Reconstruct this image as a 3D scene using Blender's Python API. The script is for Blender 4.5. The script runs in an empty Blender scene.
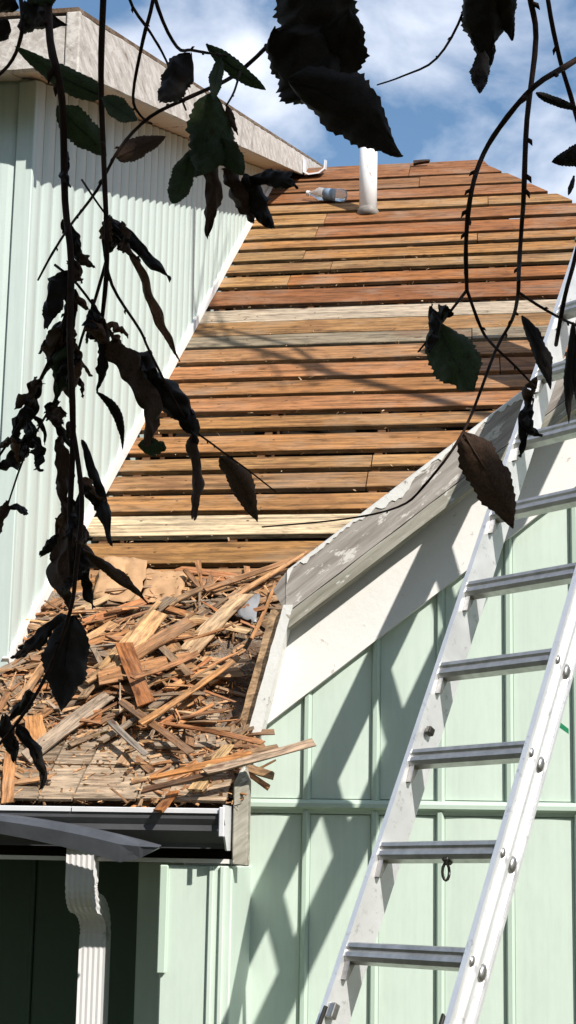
import bpy, math, random
import numpy as np
from mathutils import Vector, Matrix, noise as mnoise
RND = random.Random(7)
scene = bpy.context.scene
col = scene.collection

# ------------------------------------------------------------------ camera
CAM = Vector((0, 0, 2.2)); FPX = 1400.0; SHIFT = 118.0
YAW, PITCH, ROLL = (math.radians(a) for a in (7.8, 9.0, 1.05))
f0 = Vector((-math.sin(YAW), math.cos(YAW), 0)); r0 = Vector((math.cos(YAW), math.sin(YAW), 0)); u0 = Vector((0, 0, 1))
FWD = f0*math.cos(PITCH) + u0*math.sin(PITCH)
uu = -f0*math.sin(PITCH) + u0*math.cos(PITCH)
RGT = r0*math.cos(ROLL) + uu*math.sin(ROLL)
UPV = -r0*math.sin(ROLL) + uu*math.cos(ROLL)
cd = bpy.data.cameras.new('camera'); cam = bpy.data.objects.new('camera', cd); col.objects.link(cam)
m = Matrix((RGT, UPV, -FWD)).transposed().to_4x4(); m.translation = CAM
cam.matrix_world = m
cd.sensor_fit = 'AUTO'; cd.sensor_width = 36; cd.lens = FPX/1024*36; cd.shift_y = SHIFT/1024
cd.clip_start = 0.05; cd.clip_end = 5000
scene.camera = cam
scene.render.resolution_x = 576; scene.render.resolution_y = 1024

# ------------------------------------------------------------------ sky, sun, exposure
SUN = Vector((.97, -1.0, 1.22)).normalized()          # towards the sun
w = bpy.data.worlds.new('World'); scene.world = w; w.use_nodes = True
nt = w.node_tree; nt.nodes.clear()
out = nt.nodes.new('ShaderNodeOutputWorld'); bg = nt.nodes.new('ShaderNodeBackground')
sky = nt.nodes.new('ShaderNodeTexSky'); sky.sky_type = 'NISHITA'; sky.sun_disc = False
sky.sun_elevation = math.asin(SUN.z); sky.sun_rotation = math.atan2(SUN.x, SUN.y); sky.air_density = 1.5; sky.dust_density = .2; sky.ozone_density = 3.5
tc = nt.nodes.new('ShaderNodeTexCoord'); mp = nt.nodes.new('ShaderNodeMapping'); mp.inputs['Scale'].default_value = (1, 1, 1.7)
mp.inputs['Location'].default_value = (.37, .1, .0)
n1 = nt.nodes.new('ShaderNodeTexNoise'); n1.inputs['Scale'].default_value = 6.5; n1.inputs['Detail'].default_value = 7; n1.inputs['Roughness'].default_value = .52; n1.inputs['Distortion'].default_value = .25
rp = nt.nodes.new('ShaderNodeValToRGB'); rp.color_ramp.elements[0].position = .42; rp.color_ramp.elements[1].position = .66
mx = nt.nodes.new('ShaderNodeMix'); mx.data_type = 'RGBA'
mx.inputs[7].default_value = (8.4, 8.9, 10.0, 1)
nt.links.new(tc.outputs['Generated'], mp.inputs['Vector']); nt.links.new(mp.outputs[0], n1.inputs['Vector'])
nt.links.new(n1.outputs['Fac'], rp.inputs['Fac']); nt.links.new(rp.outputs['Color'], mx.inputs[0])
hs_ = nt.nodes.new('ShaderNodeHueSaturation'); hs_.inputs['Saturation'].default_value = 1.08; hs_.inputs['Value'].default_value = 1.16; nt.links.new(sky.outputs[0], hs_.inputs['Color']); nt.links.new(hs_.outputs[0], mx.inputs[6]); nt.links.new(mx.outputs[2], bg.inputs['Color'])
bg.inputs['Strength'].default_value = .088
nt.links.new(bg.outputs[0], out.inputs['Surface'])
sl = bpy.data.lights.new('sun', 'SUN'); sl.energy = 5.0; sl.angle = math.radians(.53); sl.color = (1, .955, .88)
so = bpy.data.objects.new('sun', sl); col.objects.link(so); so.rotation_euler = SUN.to_track_quat('Z', 'Y').to_euler(); so.location = SUN*30
vs = scene.view_settings; vs.view_transform = 'Standard'; vs.look = 'None'; vs.gamma = 1; vs.exposure = .50; vs.use_curve_mapping = False

# ------------------------------------------------------------------ helpers
def lin(r, g, b, k=1.0):
    f = lambda c: ((c/255)/12.92 if c/255 <= .04045 else ((c/255+.055)/1.055)**2.4)*k
    return (f(r), f(g), f(b), 1)
def at(px, py, d):                                     # a point seen at a pixel, d metres from the camera along its axis
    return CAM + (RGT*((px-288)/FPX) - UPV*((py-512-SHIFT)/FPX) + FWD)*d
class MB:
    def __init__(s): s.v = []; s.f = []
    def add(s, vs_, fs):
        o = len(s.v); s.v += [tuple(p) for p in vs_]; s.f += [tuple(i+o for i in q) for q in fs]; return s
    def box(s, x0, x1, y0, y1, z0, z1):
        return s.add([(x, y, z) for z in (z0, z1) for y in (y0, y1) for x in (x0, x1)],
                     [(0, 2, 3, 1), (4, 5, 7, 6), (0, 1, 5, 4), (2, 6, 7, 3), (0, 4, 6, 2), (1, 3, 7, 5)])
    def prism(s, poly, d):                             # polygon (list of Vectors) pushed along d
        n = len(poly); d = Vector(d)
        vs_ = [Vector(p) for p in poly]+[Vector(p)+d for p in poly]
        return s.add(vs_, [tuple(range(n))[::-1], tuple(range(n, 2*n))]+[(i, (i+1) % n, n+(i+1) % n, n+i) for i in range(n)])
    def sweep(s, rings, close=True, caps=True):
        n = len(rings[0]); vs_ = [p for r in rings for p in r]; fs = []
        for k in range(len(rings)-1):
            for i in range(n if close else n-1):
                j = (i+1) % n; fs.append((k*n+i, k*n+j, (k+1)*n+j, (k+1)*n+i))
        if caps and close: fs += [tuple(range(n))[::-1], tuple((len(rings)-1)*n+i for i in range(n))]
        return s.add(vs_, fs)
    def tube(s, pts, rad, n=7):
        pts = [Vector(p) for p in pts]; rings = []
        ref = Vector((.3, .8, .2)).normalized()
        for i, p in enumerate(pts):
            t = (pts[min(i+1, len(pts)-1)]-pts[max(i-1, 0)]).normalized()
            a = t.cross(ref)
            if a.length < 1e-4: a = t.cross(Vector((1, 0, 0)))
            a.normalize(); b = t.cross(a); r = rad[i] if isinstance(rad, (list, tuple)) else rad
            rings.append([p+(a*math.cos(q*2*math.pi/n)+b*math.sin(q*2*math.pi/n))*r for q in range(n)])
        return s.sweep(rings)
    def mesh(s, name, smooth=False):
        me = bpy.data.meshes.new(name); me.from_pydata(s.v, [], s.f); me.validate(); me.update()
        import bmesh
        b = bmesh.new(); b.from_mesh(me); bmesh.ops.recalc_face_normals(b, faces=b.faces[:]); b.to_mesh(me); b.free()
        if smooth: me.polygons.foreach_set('use_smooth', [True]*len(me.polygons))
        return me
    def build(s, name, mat, parent=None, smooth=False, color=None):
        return obj(name, s.mesh(name, smooth), mat, parent, color)
def obj(name, me, mat, parent=None, color=None):
    o = bpy.data.objects.new(name, me); col.objects.link(o)
    if mat and not me.materials: me.materials.append(mat)
    if parent: attach(o, parent)
    if color: o.color = color
    return o
def attach(o, p):
    o.parent = p
    loc = p.location if p.type == 'EMPTY' else Vector((0, 0, 0))
    o.matrix_parent_inverse = Matrix.Translation(-Vector(loc))
def thing(name, loc, label, cat, group=None):
    o = bpy.data.objects.new(name, None); col.objects.link(o); o.location = loc; o.empty_display_size = .2
    return tag(o, label, cat, group)
def tag(o, label, cat=None, group=None, kind=None):
    o['label'] = label
    if cat: o['category'] = cat
    if group: o['group'] = group
    if kind: o['kind'] = kind
    return o
def bevel(o, wd, seg=1):
    b = o.modifiers.new('b', 'BEVEL'); b.width = wd; b.segments = seg; b.limit_method = 'ANGLE'; b.angle_limit = math.radians(40); return o

# ------------------------------------------------------------------ materials
class NT:
    def __init__(s, name):
        s.m = bpy.data.materials.new(name); s.m.use_nodes = True; s.t = s.m.node_tree
        s.b = s.t.nodes['Principled BSDF']
        s.tc = s.n('ShaderNodeTexCoord')
    def n(s, k, **kw):
        x = s.t.nodes.new(k)
        for a, b in kw.items(): setattr(x, a, b)
        return x
    def l(s, a, b): s.t.links.new(a, b)
    def noise(s, scale, detail=5, rough=.55, stretch=(1, 1, 1), dist=0, coord='Object', rand=False):
        mp = s.n('ShaderNodeMapping'); mp.inputs['Scale'].default_value = stretch
        src = s.tc.outputs[coord]
        if rand:
            oi = s.n('ShaderNodeObjectInfo'); ad = s.n('ShaderNodeVectorMath', operation='MULTIPLY_ADD')
            cx = s.n('ShaderNodeCombineXYZ'); 
            for i in range(3): s.l(oi.outputs['Random'], cx.inputs[i])
            ad.inputs[1].default_value = (37, 23, 51); s.l(cx.outputs[0], ad.inputs[0]); s.l(src, ad.inputs[2]); src = ad.outputs[0]
        s.l(src, mp.inputs['Vector'])
        x = s.n('ShaderNodeTexNoise'); x.inputs['Scale'].default_value = scale; x.inputs['Detail'].default_value = detail
        x.inputs['Roughness'].default_value = rough; x.inputs['Distortion'].default_value = dist
        s.l(mp.outputs[0], x.inputs['Vector']); return x.outputs['Fac']
    def ramp(s, fac, stops):
        r = s.n('ShaderNodeValToRGB'); e = r.color_ramp.elements
        while len(e) < len(stops): e.new(.5)
        for q, (p, c) in zip(e, stops): q.position = p; q.color = c if len(c) == 4 else (*c, 1)
        s.l(fac, r.inputs['Fac']); return r.outputs['Color']
    def mix(s, fac, a, b, mode='MIX'):
        x = s.n('ShaderNodeMix', data_type='RGBA', blend_type=mode)
        for sock, v in ((x.inputs[0], fac), (x.inputs[6], a), (x.inputs[7], b)):
            if isinstance(v, (int, float)): sock.default_value = v
            elif isinstance(v, tuple): sock.default_value = v
            else: s.l(v, sock)
        return x.outputs[2]
    def bump(s, h, strength=.3, dist=.01):
        x = s.n('ShaderNodeBump'); x.inputs['Strength'].default_value = strength; x.inputs['Distance'].default_value = dist
        s.l(h, x.inputs['Height']); s.l(x.outputs[0], s.b.inputs['Normal'])
    def done(s, colr, rough=.7, metal=0, spec=.3):
        if isinstance(colr, tuple): s.b.inputs['Base Color'].default_value = colr
        else: s.l(colr, s.b.inputs['Base Color'])
        if isinstance(rough, (int, float)): s.b.inputs['Roughness'].default_value = rough
        else: s.l(rough, s.b.inputs['Roughness'])
        s.b.inputs['Metallic'].default_value = metal; s.b.inputs['Specular IOR Level'].default_value = spec
        return s.m
G = lambda v: (v, v, v, 1)
def wood_mat(name, stretch, grey=.35, scale=1.0, weather=.5):   # colour from the object's own colour, grain along the stretched axis
    t = NT(name); oi = t.n('ShaderNodeObjectInfo')
    g1 = t.noise(14*scale, 8, .62, stretch, .6, rand=True)
    g2 = t.noise(60*scale, 4, .6, stretch, .2, rand=True)
    bl = t.noise(2.2*scale, 5, .6, (1, 1.5, 1.5), .3, rand=True)
    kn = t.noise(5*scale, 2, .5, (.9, 2.2, 2.2), .1, rand=True)
    c = t.mix(1.0, oi.outputs['Color'], t.ramp(g1, [(.36, G(.45)), (.5, G(.95)), (.64, G(1.25))]), 'MULTIPLY')
    c = t.mix(.6, c, t.ramp(g2, [(.38, G(.50)), (.54, G(1.06))]), 'MULTIPLY')
    mo = t.noise(26*scale, 6, .7, (.35, 1.3, 1.3), .5, rand=True)
    c = t.mix(.75, c, t.ramp(mo, [(.38, G(.45)), (.5, G(1.0)), (.62, G(1.15))]), 'MULTIPLY')
    c = t.mix(t.ramp(bl, [(.5, G(0)), (.72, G(grey))]), c, lin(168, 152, 134, .8))
    c = t.mix(t.ramp(bl, [(.30, G(weather)), (.44, G(0))]), c, lin(112, 74, 50, .8))
    c = t.mix(t.ramp(kn, [(.70, G(0)), (.75, G(.75))]), c, lin(70, 38, 22))
    vo = t.n('ShaderNodeTexVoronoi'); vo.inputs['Scale'].default_value = 7.5*scale; t.l(t.tc.outputs['Object'], vo.inputs['Vector'])
    c = t.mix(t.ramp(vo.outputs['Distance'], [(.045, G(.85)), (.075, G(0))]), c, lin(52, 34, 24))
    t.bump(g1, .5, .006)
    return t.done(c, .78, 0, .2)
M = {}
M['board'] = wood_mat('sheathing_wood', (.10, 2.2, 2.2))
M['shingle'] = wood_mat('cedar_shingle', (.16, 2.6, 2.6), .3, 1.6, .35)
def paint_mat(name, base, under, dirt, cut=.62, st=(1, 1, 1), rough=.6, bump_d=.004, sc=1.0, streak=0):
    t = NT(name)
    n = t.noise(9*sc, 9, .68, st, .4); nn = t.noise(2.0, 4, .6); fine = t.noise(48*sc, 5, .7, st)
    c = t.mix(t.ramp(nn, [(.35, G(0)), (.75, G(.45))]), base, dirt)
    c = t.mix(t.ramp(fine, [(.45, G(0)), (.75, G(.3))]), c, dirt)
    c = t.mix(t.ramp(n, [(cut, G(0)), (cut+.05, G(1))]), c, under)
    if streak:
        sk = t.noise(5, 6, .65, (9, 9, .35), .3); gr = t.noise(16, 5, .6, (8, 8, .25), .1)
        c = t.mix(streak, c, t.ramp(sk, [(.42, G(.72)), (.56, G(1.0))]), 'MULTIPLY'); c = t.mix(streak*.6, c, t.ramp(gr, [(.40, G(.8)), (.55, G(1.02))]), 'MULTIPLY')
    t.bump(n, .45, bump_d)
    return t.done(c, rough, 0, .25)
M['green'] = paint_mat('green_siding_paint', lin(214, 229, 216, .82), lin(190, 208, 194, .8), lin(196, 212, 200, .80), .74, (1, 1, .3), .42, .001, 1.0, .10)
M['greendark'] = paint_mat('green_trim_paint', lin(198, 216, 201, .8), lin(176, 196, 180), lin(184, 204, 188, .8), .74, (1, 1, .3), .45, .001)
M['white_siding'] = paint_mat('white_siding_paint', lin(206, 219, 213, .82), lin(188, 202, 195, .8), lin(192, 205, 200, .80), .76, (1, 1, .25), .45, .0008, 1.0, .16)
M['frieze'] = paint_mat('peeling_white_paint', lin(236, 234, 230, .90), lin(186, 176, 168), lin(222, 217, 212, .86), .63, (1, 1, 1), .8, .004, 2.0)
M['strip'] = paint_mat('flaking_white_paint', lin(236, 236, 232, .85), lin(150, 138, 126), lin(205, 200, 194, .8), .60, (1, 1, 1), .7, .006, 3)
def rake_dir_mat(name, base, under, chip, cut):         # weathered grey board with grain along the rake and white flakes left on it
    t = NT(name)
    mp = t.n('ShaderNodeMapping'); mp.vector_type = 'POINT'; mp.inputs['Rotation'].default_value = (0, math.radians(39.3), 0)
    t.l(t.tc.outputs['Object'], mp.inputs['Vector'])
    m2 = t.n('ShaderNodeMapping'); m2.inputs['Scale'].default_value = (.16, 1, 2.6); t.l(mp.outputs[0], m2.inputs['Vector'])
    x = t.n('ShaderNodeTexNoise'); x.inputs['Scale'].default_value = 22; x.inputs['Detail'].default_value = 8; x.inputs['Roughness'].default_value = .65; t.l(m2.outputs[0], x.inputs['Vector'])
    m3 = t.n('ShaderNodeMapping'); m3.inputs['Scale'].default_value = (.5, 1, 1.6); t.l(mp.outputs[0], m3.inputs['Vector'])
    y = t.n('ShaderNodeTexNoise'); y.inputs['Scale'].default_value = 24; y.inputs['Detail'].default_value = 9; y.inputs['Roughness'].default_value = .7; t.l(m3.outputs[0], y.inputs['Vector'])
    c = t.mix(t.ramp(x.outputs['Fac'], [(.3, G(0)), (.7, G(1))]), under, base)
    c = t.mix(t.ramp(y.outputs['Fac'], [(cut, G(0)), (cut+.04, G(1))]), c, chip)
    t.bump(x.outputs['Fac'], .6, .006)
    return t.done(c, .85, 0, .2)
M['barge'] = rake_dir_mat('weathered_grey_board', lin(190, 183, 176, .82), lin(134, 125, 118, .8), lin(216, 211, 204, .85), .56)
M['barge_lip'] = rake_dir_mat('weathered_moulding', lin(186, 182, 170, .8), lin(130, 126, 112, .8), lin(216, 214, 206, .8), .60)
def fascia_mat():
    t = NT('flaking_fascia_board')
    g = t.noise(26, 9, .7, (1, .14, 1.6), .3); n = t.noise(24, 9, .72, (1, .35, 1), .4)
    c = t.mix(t.ramp(g, [(.3, G(0)), (.68, G(1))]), lin(168, 158, 150, .82), lin(206, 200, 193, .82))
    c = t.mix(t.ramp(n, [(.50, G(0)), (.56, G(1))]), c, lin(208, 202, 196, .85))
    c = t.mix(t.ramp(n, [(.33, G(.85)), (.42, G(0))]), c, lin(108, 92, 80))
    t.bump(n, .6, .006)
    return t.done(c, .85, 0, .2)
M['fascia'] = fascia_mat()
M['soffit'] = paint_mat('soffit_paint', lin(218, 206, 188, .80), lin(132, 106, 84), lin(186, 170, 150, .8), .60, (1, .5, 1), .7, .002)
def felt_mat():
    t = NT('roofing_felt_grit'); a = t.noise(150, 4, .8); b = t.noise(7, 6, .6)
    c = t.mix(t.ramp(a, [(.35, G(0)), (.65, G(1))]), lin(92, 78, 66), lin(186, 170, 152, .85))
    c = t.mix(t.ramp(b, [(.42, G(.7)), (.6, G(0))]), c, lin(92, 66, 46)); t.bump(a, 1, .01)
    return t.done(c, .95, 0, .1)
M['felt'] = felt_mat()
def simple(name, c, rough=.6, metal=0, spec=.4, var=.12, scale=12, bumpd=0):
    t = NT(name); n = t.noise(scale, 5, .6)
    cc = t.mix(t.ramp(n, [(.3, G(0)), (.7, G(1))]), tuple(x*(1-var) for x in c[:3])+(1,), tuple(min(1, x*(1+var)) for x in c[:3])+(1,))
    if bumpd: t.bump(n, .5, bumpd)
    return t.done(cc, rough, metal, spec)
M['lining'] = simple('painted_deep_shade', (.015, .011, .008, 1), .95, 0, .05)  # near-black colour stands in for the unlit attic and under-eave shade
M['recess'] = paint_mat('shade_dark_recess_green', (.10, .15, .12, 1), (.07, .10, .08, 1), (.085, .125, .10, 1), .72, (1, 1, .3), .6, .001)  # green darkened well below the wall paint to hold the recess shade
M['rafter'] = simple('rafter_wood', (.10, .05, .025, 1), .85, 0, .1)
M['gutter'] = simple('dark_gutter_enamel', (.075, .075, .082, 1), .5, 0, .3)
M['gutter_white'] = simple('white_drip_edge', (.60, .60, .62, 1), .35, 0, .5, .06)
M['pvc'] = paint_mat('white_vent_pipe', (.80, .79, .78, 1), (.30, .25, .21, 1), (.70, .67, .64, 1), .58, (1, 1, .5), .4, .001)
M['downspout'] = paint_mat('white_downspout_enamel', (.66, .65, .65, 1), (.36, .34, .34, 1), (.52, .50, .50, 1), .64, (1, 1, .4), .35, .001)
M['lead'] = simple('dull_lead', (.22, .20, .18, 1), .7, .2, .3, .4, 9)
M['flashing'] = simple('bent_grey_flashing', (.17, .18, .21, 1), .38, .6, .5, .25, 7)
def alu_mat():
    t = NT('brushed_aluminium'); n = t.noise(120, 3, .6, (1, 1, .08)); b = t.noise(6, 6, .65)
    c = t.mix(t.ramp(b, [(.3, G(0)), (.7, G(1))]), (.74, .74, .75, 1), (.88, .88, .88, 1))
    c = t.mix(t.ramp(t.noise(30, 6, .75), [(.58, G(0)), (.72, G(.75))]), c, (.36, .35, .33, 1))
    t.bump(n, .15, .001)
    return t.done(c, t.ramp(b, [(.3, G(.30)), (.7, G(.46))]), .66, .5)
M['alu'] = alu_mat()
M['rung'] = simple('worn_rung_aluminium', (.46, .45, .44, 1), .38, .85, .5, .2, 30)
M['dark_metal'] = simple('dark_steel', (.06, .055, .05, 1), .4, .8, .5)
M['steel'] = simple('zinc_steel', (.36, .35, .34, 1), .35, .9, .5, .25, 40)
M['green_plastic'] = simple('green_plastic', (.015, .20, .09, 1), .4)
def leaf_mat(name, a, b, trans):
    t = NT(name); n = t.noise(30, 6, .65, (1, 1, 1), .4, 'Generated', True)
    v = t.noise(9, 4, .6, (1, 1, 1), .5, 'Generated', True)
    c = t.mix(t.ramp(n, [(.3, G(0)), (.7, G(1))]), a, b)
    c = t.mix(t.ramp(v, [(.58, G(0)), (.7, G(.8))]), c, (.030, .014, .006, 1))
    t.bump(n, .4, .002)
    t.done(c, .65, 0, .22)
    tr = t.n('ShaderNodeBsdfTranslucent'); t.l(c, tr.inputs['Color'])
    ms = t.n('ShaderNodeMixShader'); ms.inputs[0].default_value = trans
    o = t.t.nodes['Material Output']; t.l(t.b.outputs[0], ms.inputs[1]); t.l(tr.outputs[0], ms.inputs[2]); t.l(ms.outputs[0], o.inputs['Surface'])
    return t.m
M['leaf_green'] = leaf_mat('dull_green_leaf', (.020, .034, .014, 1), (.045, .062, .022, 1), .25)
M['leaf_brown'] = leaf_mat('withered_brown_leaf', (.034, .019, .013, 1), (.10, .055, .034, 1), .2)
M['leaf_dark'] = leaf_mat('silhouette_dark_leaf', (.008, .006, .005, 1), (.020, .013, .009, 1), .08)  # near-black base paints in the shade of the silhouetted leaves
M['leaf_red'] = leaf_mat('sunlit_brown_leaf', (.09, .045, .028, 1), (.22, .115, .07, 1), .2)  # lighter brown base paints in sun caught by some withered leaves
M['bark'] = simple('twig_bark', (.030, .016, .012, 1), .8, 0, .15, .4, 60, .002)
M['trunk'] = simple('trunk_bark', (.07, .05, .035, 1), .9, 0, .1, .4, 20, .02)
M['crown'] = simple('foliage_green', (.05, .09, .03, 1), .6, 0, .2, .4, 3)
M['paper'] = simple('tan_building_paper', lin(196, 156, 118, .72), .85, 0, .15, .2, 9, .004)
M['bag'] = simple('pale_grey_plastic', lin(150, 150, 152, .7), .4, 0, .4, .12, 9)
def ground_mat():
    t = NT('lawn_and_bare_soil'); a = t.noise(2, 6, .6); b = t.noise(40, 5, .7)
    c = t.mix(t.ramp(a, [(.4, G(0)), (.6, G(1))]), (.06, .09, .03, 1), (.13, .10, .07, 1)); c = t.mix(.5, c, t.ramp(b, [(.3, G(.5)), (.7, G(1.2))]), 'MULTIPLY'); t.bump(b, .6, .03)
    return t.done(c, .95, 0, .1)
M['ground'] = ground_mat()
def brick_mat():
    return simple('chimney_brick', (.28, .13, .09, 1), .9, 0, .1, .3, 14, .004)
M['brick'] = brick_mat()
def plastic_clear():
    t = NT('clear_bottle_plastic'); t.b.inputs['Transmission Weight'].default_value = .75; t.b.inputs['IOR'].default_value = 1.2
    return t.done((.75, .86, .92, 1), .12, 0, .5)
M['clear'] = plastic_clear()
M['label_blue'] = simple('blue_bottle_label', (.20, .27, .36, 1), .4)
M['cap_white'] = simple('white_cap', (.7, .72, .75, 1), .4)

# ------------------------------------------------------------------ the ground
gm = MB(); gm.add([(-600, -600, 0), (600, -600, 0), (600, 600, 0), (-600, 600, 0)], [(0, 1, 2, 3)])
tag(gm.build('ground', M['ground']), 'trodden lawn and bare soil round the house', kind='structure')

# ------------------------------------------------------------------ the house
ER, TP = 2.361, math.tan(math.radians(39.0))            # eave height at Y 4.6, roof pitch
RZ = lambda y: ER + TP*(y-4.6)
XC = -1.835                                              # cheek wall of the shed dormer
YD = 5.245                                              # front wall of the dormer
YW = 5.0                                                # green wall
SLN = Vector((0, -math.sin(math.radians(39)), math.cos(math.radians(39))))   # roof normal
SLU = Vector((0, math.cos(math.radians(39)), math.sin(math.radians(39))))    # up the slope
house = thing('house', (0, 6, 0), 'pale green house with white shed dormer and its roof stripped to the boards', 'house')

# roof: dark sheet for the attic shade, rafters, sheathing boards
rl = MB()
def roofpt(x, y, off=0): return Vector((x, y, RZ(y))) + SLN*off
HIP = lambda y: .037 + (12.18-y)*.556
rl.add([roofpt(-4.6, 4.95, -.34), roofpt(1.9, 4.95, -.34), roofpt(3.6, 6.0, -.34), roofpt(.0, 12.1, -.34), roofpt(-4.6, 12.1, -.34)], [(0, 1, 2, 3, 4)])
roof = rl.build('roof', M['lining'], house)
for i in range(9):
    x = -1.74+i*.61
    ytop = min(12.1, 12.18-(x-.037)/.556-.1) if x > 0 else 12.1
    mb = MB(); p0 = 4.7 if x < -.85 else 5.1
    mb.prism([roofpt(x, p0, -.028), roofpt(x, ytop, -.028), roofpt(x, ytop, -.17), roofpt(x, p0, -.17)], (.04, 0, 0)); mb.build('rafter', M['rafter'], roof)
ROWS = [12.303, 11.811, 11.466, 11.15, 10.857, 10.532, 10.215, 9.97, 9.71, 9.458, 9.187, 8.844, 8.632, 8.42, 8.208, 7.98, 7.753, 7.541, 7.307, 7.104, 6.869, 6.705, 6.511, 6.327, 6.111, 5.90, 5.66, 5.42]
RCOL = [(150, 92, 62), (158, 104, 72), (150, 92, 62), (192, 142, 98), (164, 100, 62), (166, 98, 58), (178, 124, 80), (188, 130, 76), (168, 130, 96), (178, 106, 58), (158, 92, 58),
        (186, 168, 144), (184, 138, 98), (160, 144, 119), (180, 130, 100), (176, 116, 84), (182, 122, 80), (176, 116, 84), (194, 138, 90), (186, 128, 86), (198, 148, 104), (182, 136, 104), (194, 138, 94), (210, 186, 150), (180, 130, 82), (160, 112, 74), (150, 104, 70)]
TIGHT = {11, 12}                                         # rows whose lower joint is nearly closed
JOINT = {4: [(-1.22, (190, 144, 100))], 5: [(-1.25, (196, 150, 106))], 7: [(-1.28, (176, 140, 106))], 9: [(-1.32, (188, 142, 98))], 20: [(-.52, None)], 21: [(-.53, None)], 0: [(-.6, None)], 14: [(.35, None)]}
def mute(c, j, k):
    g_ = .3*c[0]+.59*c[1]+.11*c[2]; q_ = [(x*.87+g_*.13)*j*(.975, .985, .87)[i_] for i_, x in enumerate(c)]; avg = (172, 112, 64)
    pale = min(c) > 118
    q_ = [c[0]*j*.97, c[1]*j*.97, c[2]*j*.98] if pale else [x*.75+a*.25 for x, a in zip(q_, avg)]
    return lin(*q_, k)
def board_mesh(L, W, T, seed, skew=0):                           # a sawn plank: length along local x, width local y, face up
    rr = random.Random(seed); n = max(4, int(L/.16)); c = .003; rings = []
    e0, e1 = rr.uniform(0, 9), rr.uniform(0, 9)
    for k in range(n+1):
        x = L*k/n; wl = .0045*mnoise.noise((x*2.3, e0, 0))+.002*mnoise.noise((x*14, e0, 3)); wu = .0045*mnoise.noise((x*2.3, e1, 0))+.002*mnoise.noise((x*14, e1, 3))
        z = .003*mnoise.noise((x*1.4, e0, e1))
        y0, y1 = wl, W+wu
        rings.append([Vector((x, y0+c, z-T)), Vector((x, y0, z-T+c)), Vector((x, y0, z-c)), Vector((x, y0+c, z)), Vector((x, (y0+y1)/2, z+.0015*mnoise.noise((x*3, 5, e1)))), Vector((x, y1-c, z)), Vector((x, y1, z-c)), Vector((x, y1, z-T))])
    for p in rings[-1]: p.x -= skew*p.y
    return MB().sweep(rings).mesh('sheathing_board')
MR = Matrix((Vector((1, 0, 0)), SLU, SLN)).transposed().to_4x4()
c39 = math.cos(math.radians(39))
for i in range(len(ROWS)-1):
    yu, yl = ROWS[i], ROWS[i+1]
    gap = .014 if i in TIGHT else RND.uniform(.060, .085)
    if i in (3, 8, 9, 6, 17, 18): gap += .02
    gap += .006 if i >= 13 else 0 if i in TIGHT else .028
    xl = -1.825; xr = min(HIP(yl), 2.0)+RND.uniform(-.012, .012)
    cuts = [xl]+[q[0] for q in JOINT.get(i, [])]
    if i not in JOINT and RND.random() < .55: cuts.append(RND.uniform(-1.1, .3))
    cuts.append(xr)
    for k in range(len(cuts)-1):
        a, b = cuts[k], cuts[k+1]
        if b-a < .08: continue
        W = (yu-yl)/c39 - gap
        me = board_mesh(b-a-.006, W, .028, i*10+k, .432 if b == xr else 0)
        c = RCOL[i]
        if k == 0 and JOINT.get(i) and JOINT[i][0][1]: c = JOINT[i][0][1]
        j = RND.uniform(.86, 1.04)
        o = obj('sheathing_board', me, M['board'], roof, mute(c, j, .79))
        mm = MR.copy(); mm.translation = Vector((a, yl, RZ(yl)))+SLU*(gap)+SLN*(RND.uniform(-.003, .003)); o.matrix_basis = mm
# lower part of the slope, still covered: solid deck and felt
dk = MB(); dk.prism([roofpt(-3.6, 4.60, -.03), roofpt(-.79, 4.60, -.03), roofpt(-.79, 5.02, -.03), roofpt(.6, 5.02, -.03), roofpt(.6, 5.47, -.03), roofpt(-3.6, 5.47, -.03)], SLN*.022); dk.build('eave_deck', M['rafter'], roof)
fe = MB(); nx, ny = 40, 26
for j in range(ny+1):
    for i in range(nx+1):
        x = -2.6+(1.82)*i/nx; y = 4.61+(5.74-4.61)*j/ny
        if y > 5.5 and x > -.9: x = min(x, -.8)
        p = roofpt(x, y, .004+.012*(mnoise.noise((x*6, y*6, 2))+.6)*(.5+.5*mnoise.noise((x*20, y*20, 7)))); fe.v.append(tuple(p))
fe.f = [(j*(nx+1)+i, j*(nx+1)+i+1, (j+1)*(nx+1)+i+1, (j+1)*(nx+1)+i) for j in range(ny) for i in range(nx)]
fe.build('roofing_felt', M['felt'], roof, True)
# old shingle courses left along the eave
for r_, (y0, y1, lift) in enumerate(((4.575, 4.76, .030), (4.735, 4.91, .026), (4.89, 5.06, .022), (5.03, 5.22, .016))):
    x = -2.5
    while x < -.86:
        wd = RND.uniform(.09, .24); x2 = min(x+wd, -.80)
        if not (r_ >= 1 and x > -1.02 or r_ == 3 and RND.random() < .5):
            mb = MB(); d = RND.uniform(-.008, .008)
            a, b, c, e = roofpt(x+.003, y0+d, lift), roofpt(x2-.003, y0+d+RND.uniform(-.004, .004), lift), roofpt(x2-.003, y1, lift-.012), roofpt(x+.003, y1, lift-.012)
            mb.prism([a, b, c, e], SLN*-.011)
            g = RND.uniform(.8, 1.1); o = mb.build('old_shingle', M['shingle'], roof, color=lin(172*g, 150*g, 126*g, .8))
        x = x2
# back slope, hip side, closing the roof volume
bs = MB(); bs.prism([Vector((-4.6, 12.24, 8.50)), Vector((.02, 12.24, 8.50)), Vector((3.6, 18.5, 3.4)), Vector((-4.6, 18.5, 3.4))], (0, 0, -.06)); bs.build('rear_roof_slope', M['rafter'], house)
hs = MB(); hs.prism([Vector((.06, 12.2, 8.45)), Vector((3.72, 5.6, 3.05)), Vector((4.6, 12.2, 3.05))], (0, 0, -.05)); hs.build('hip_roof_slope', M['rafter'], house)
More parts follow.
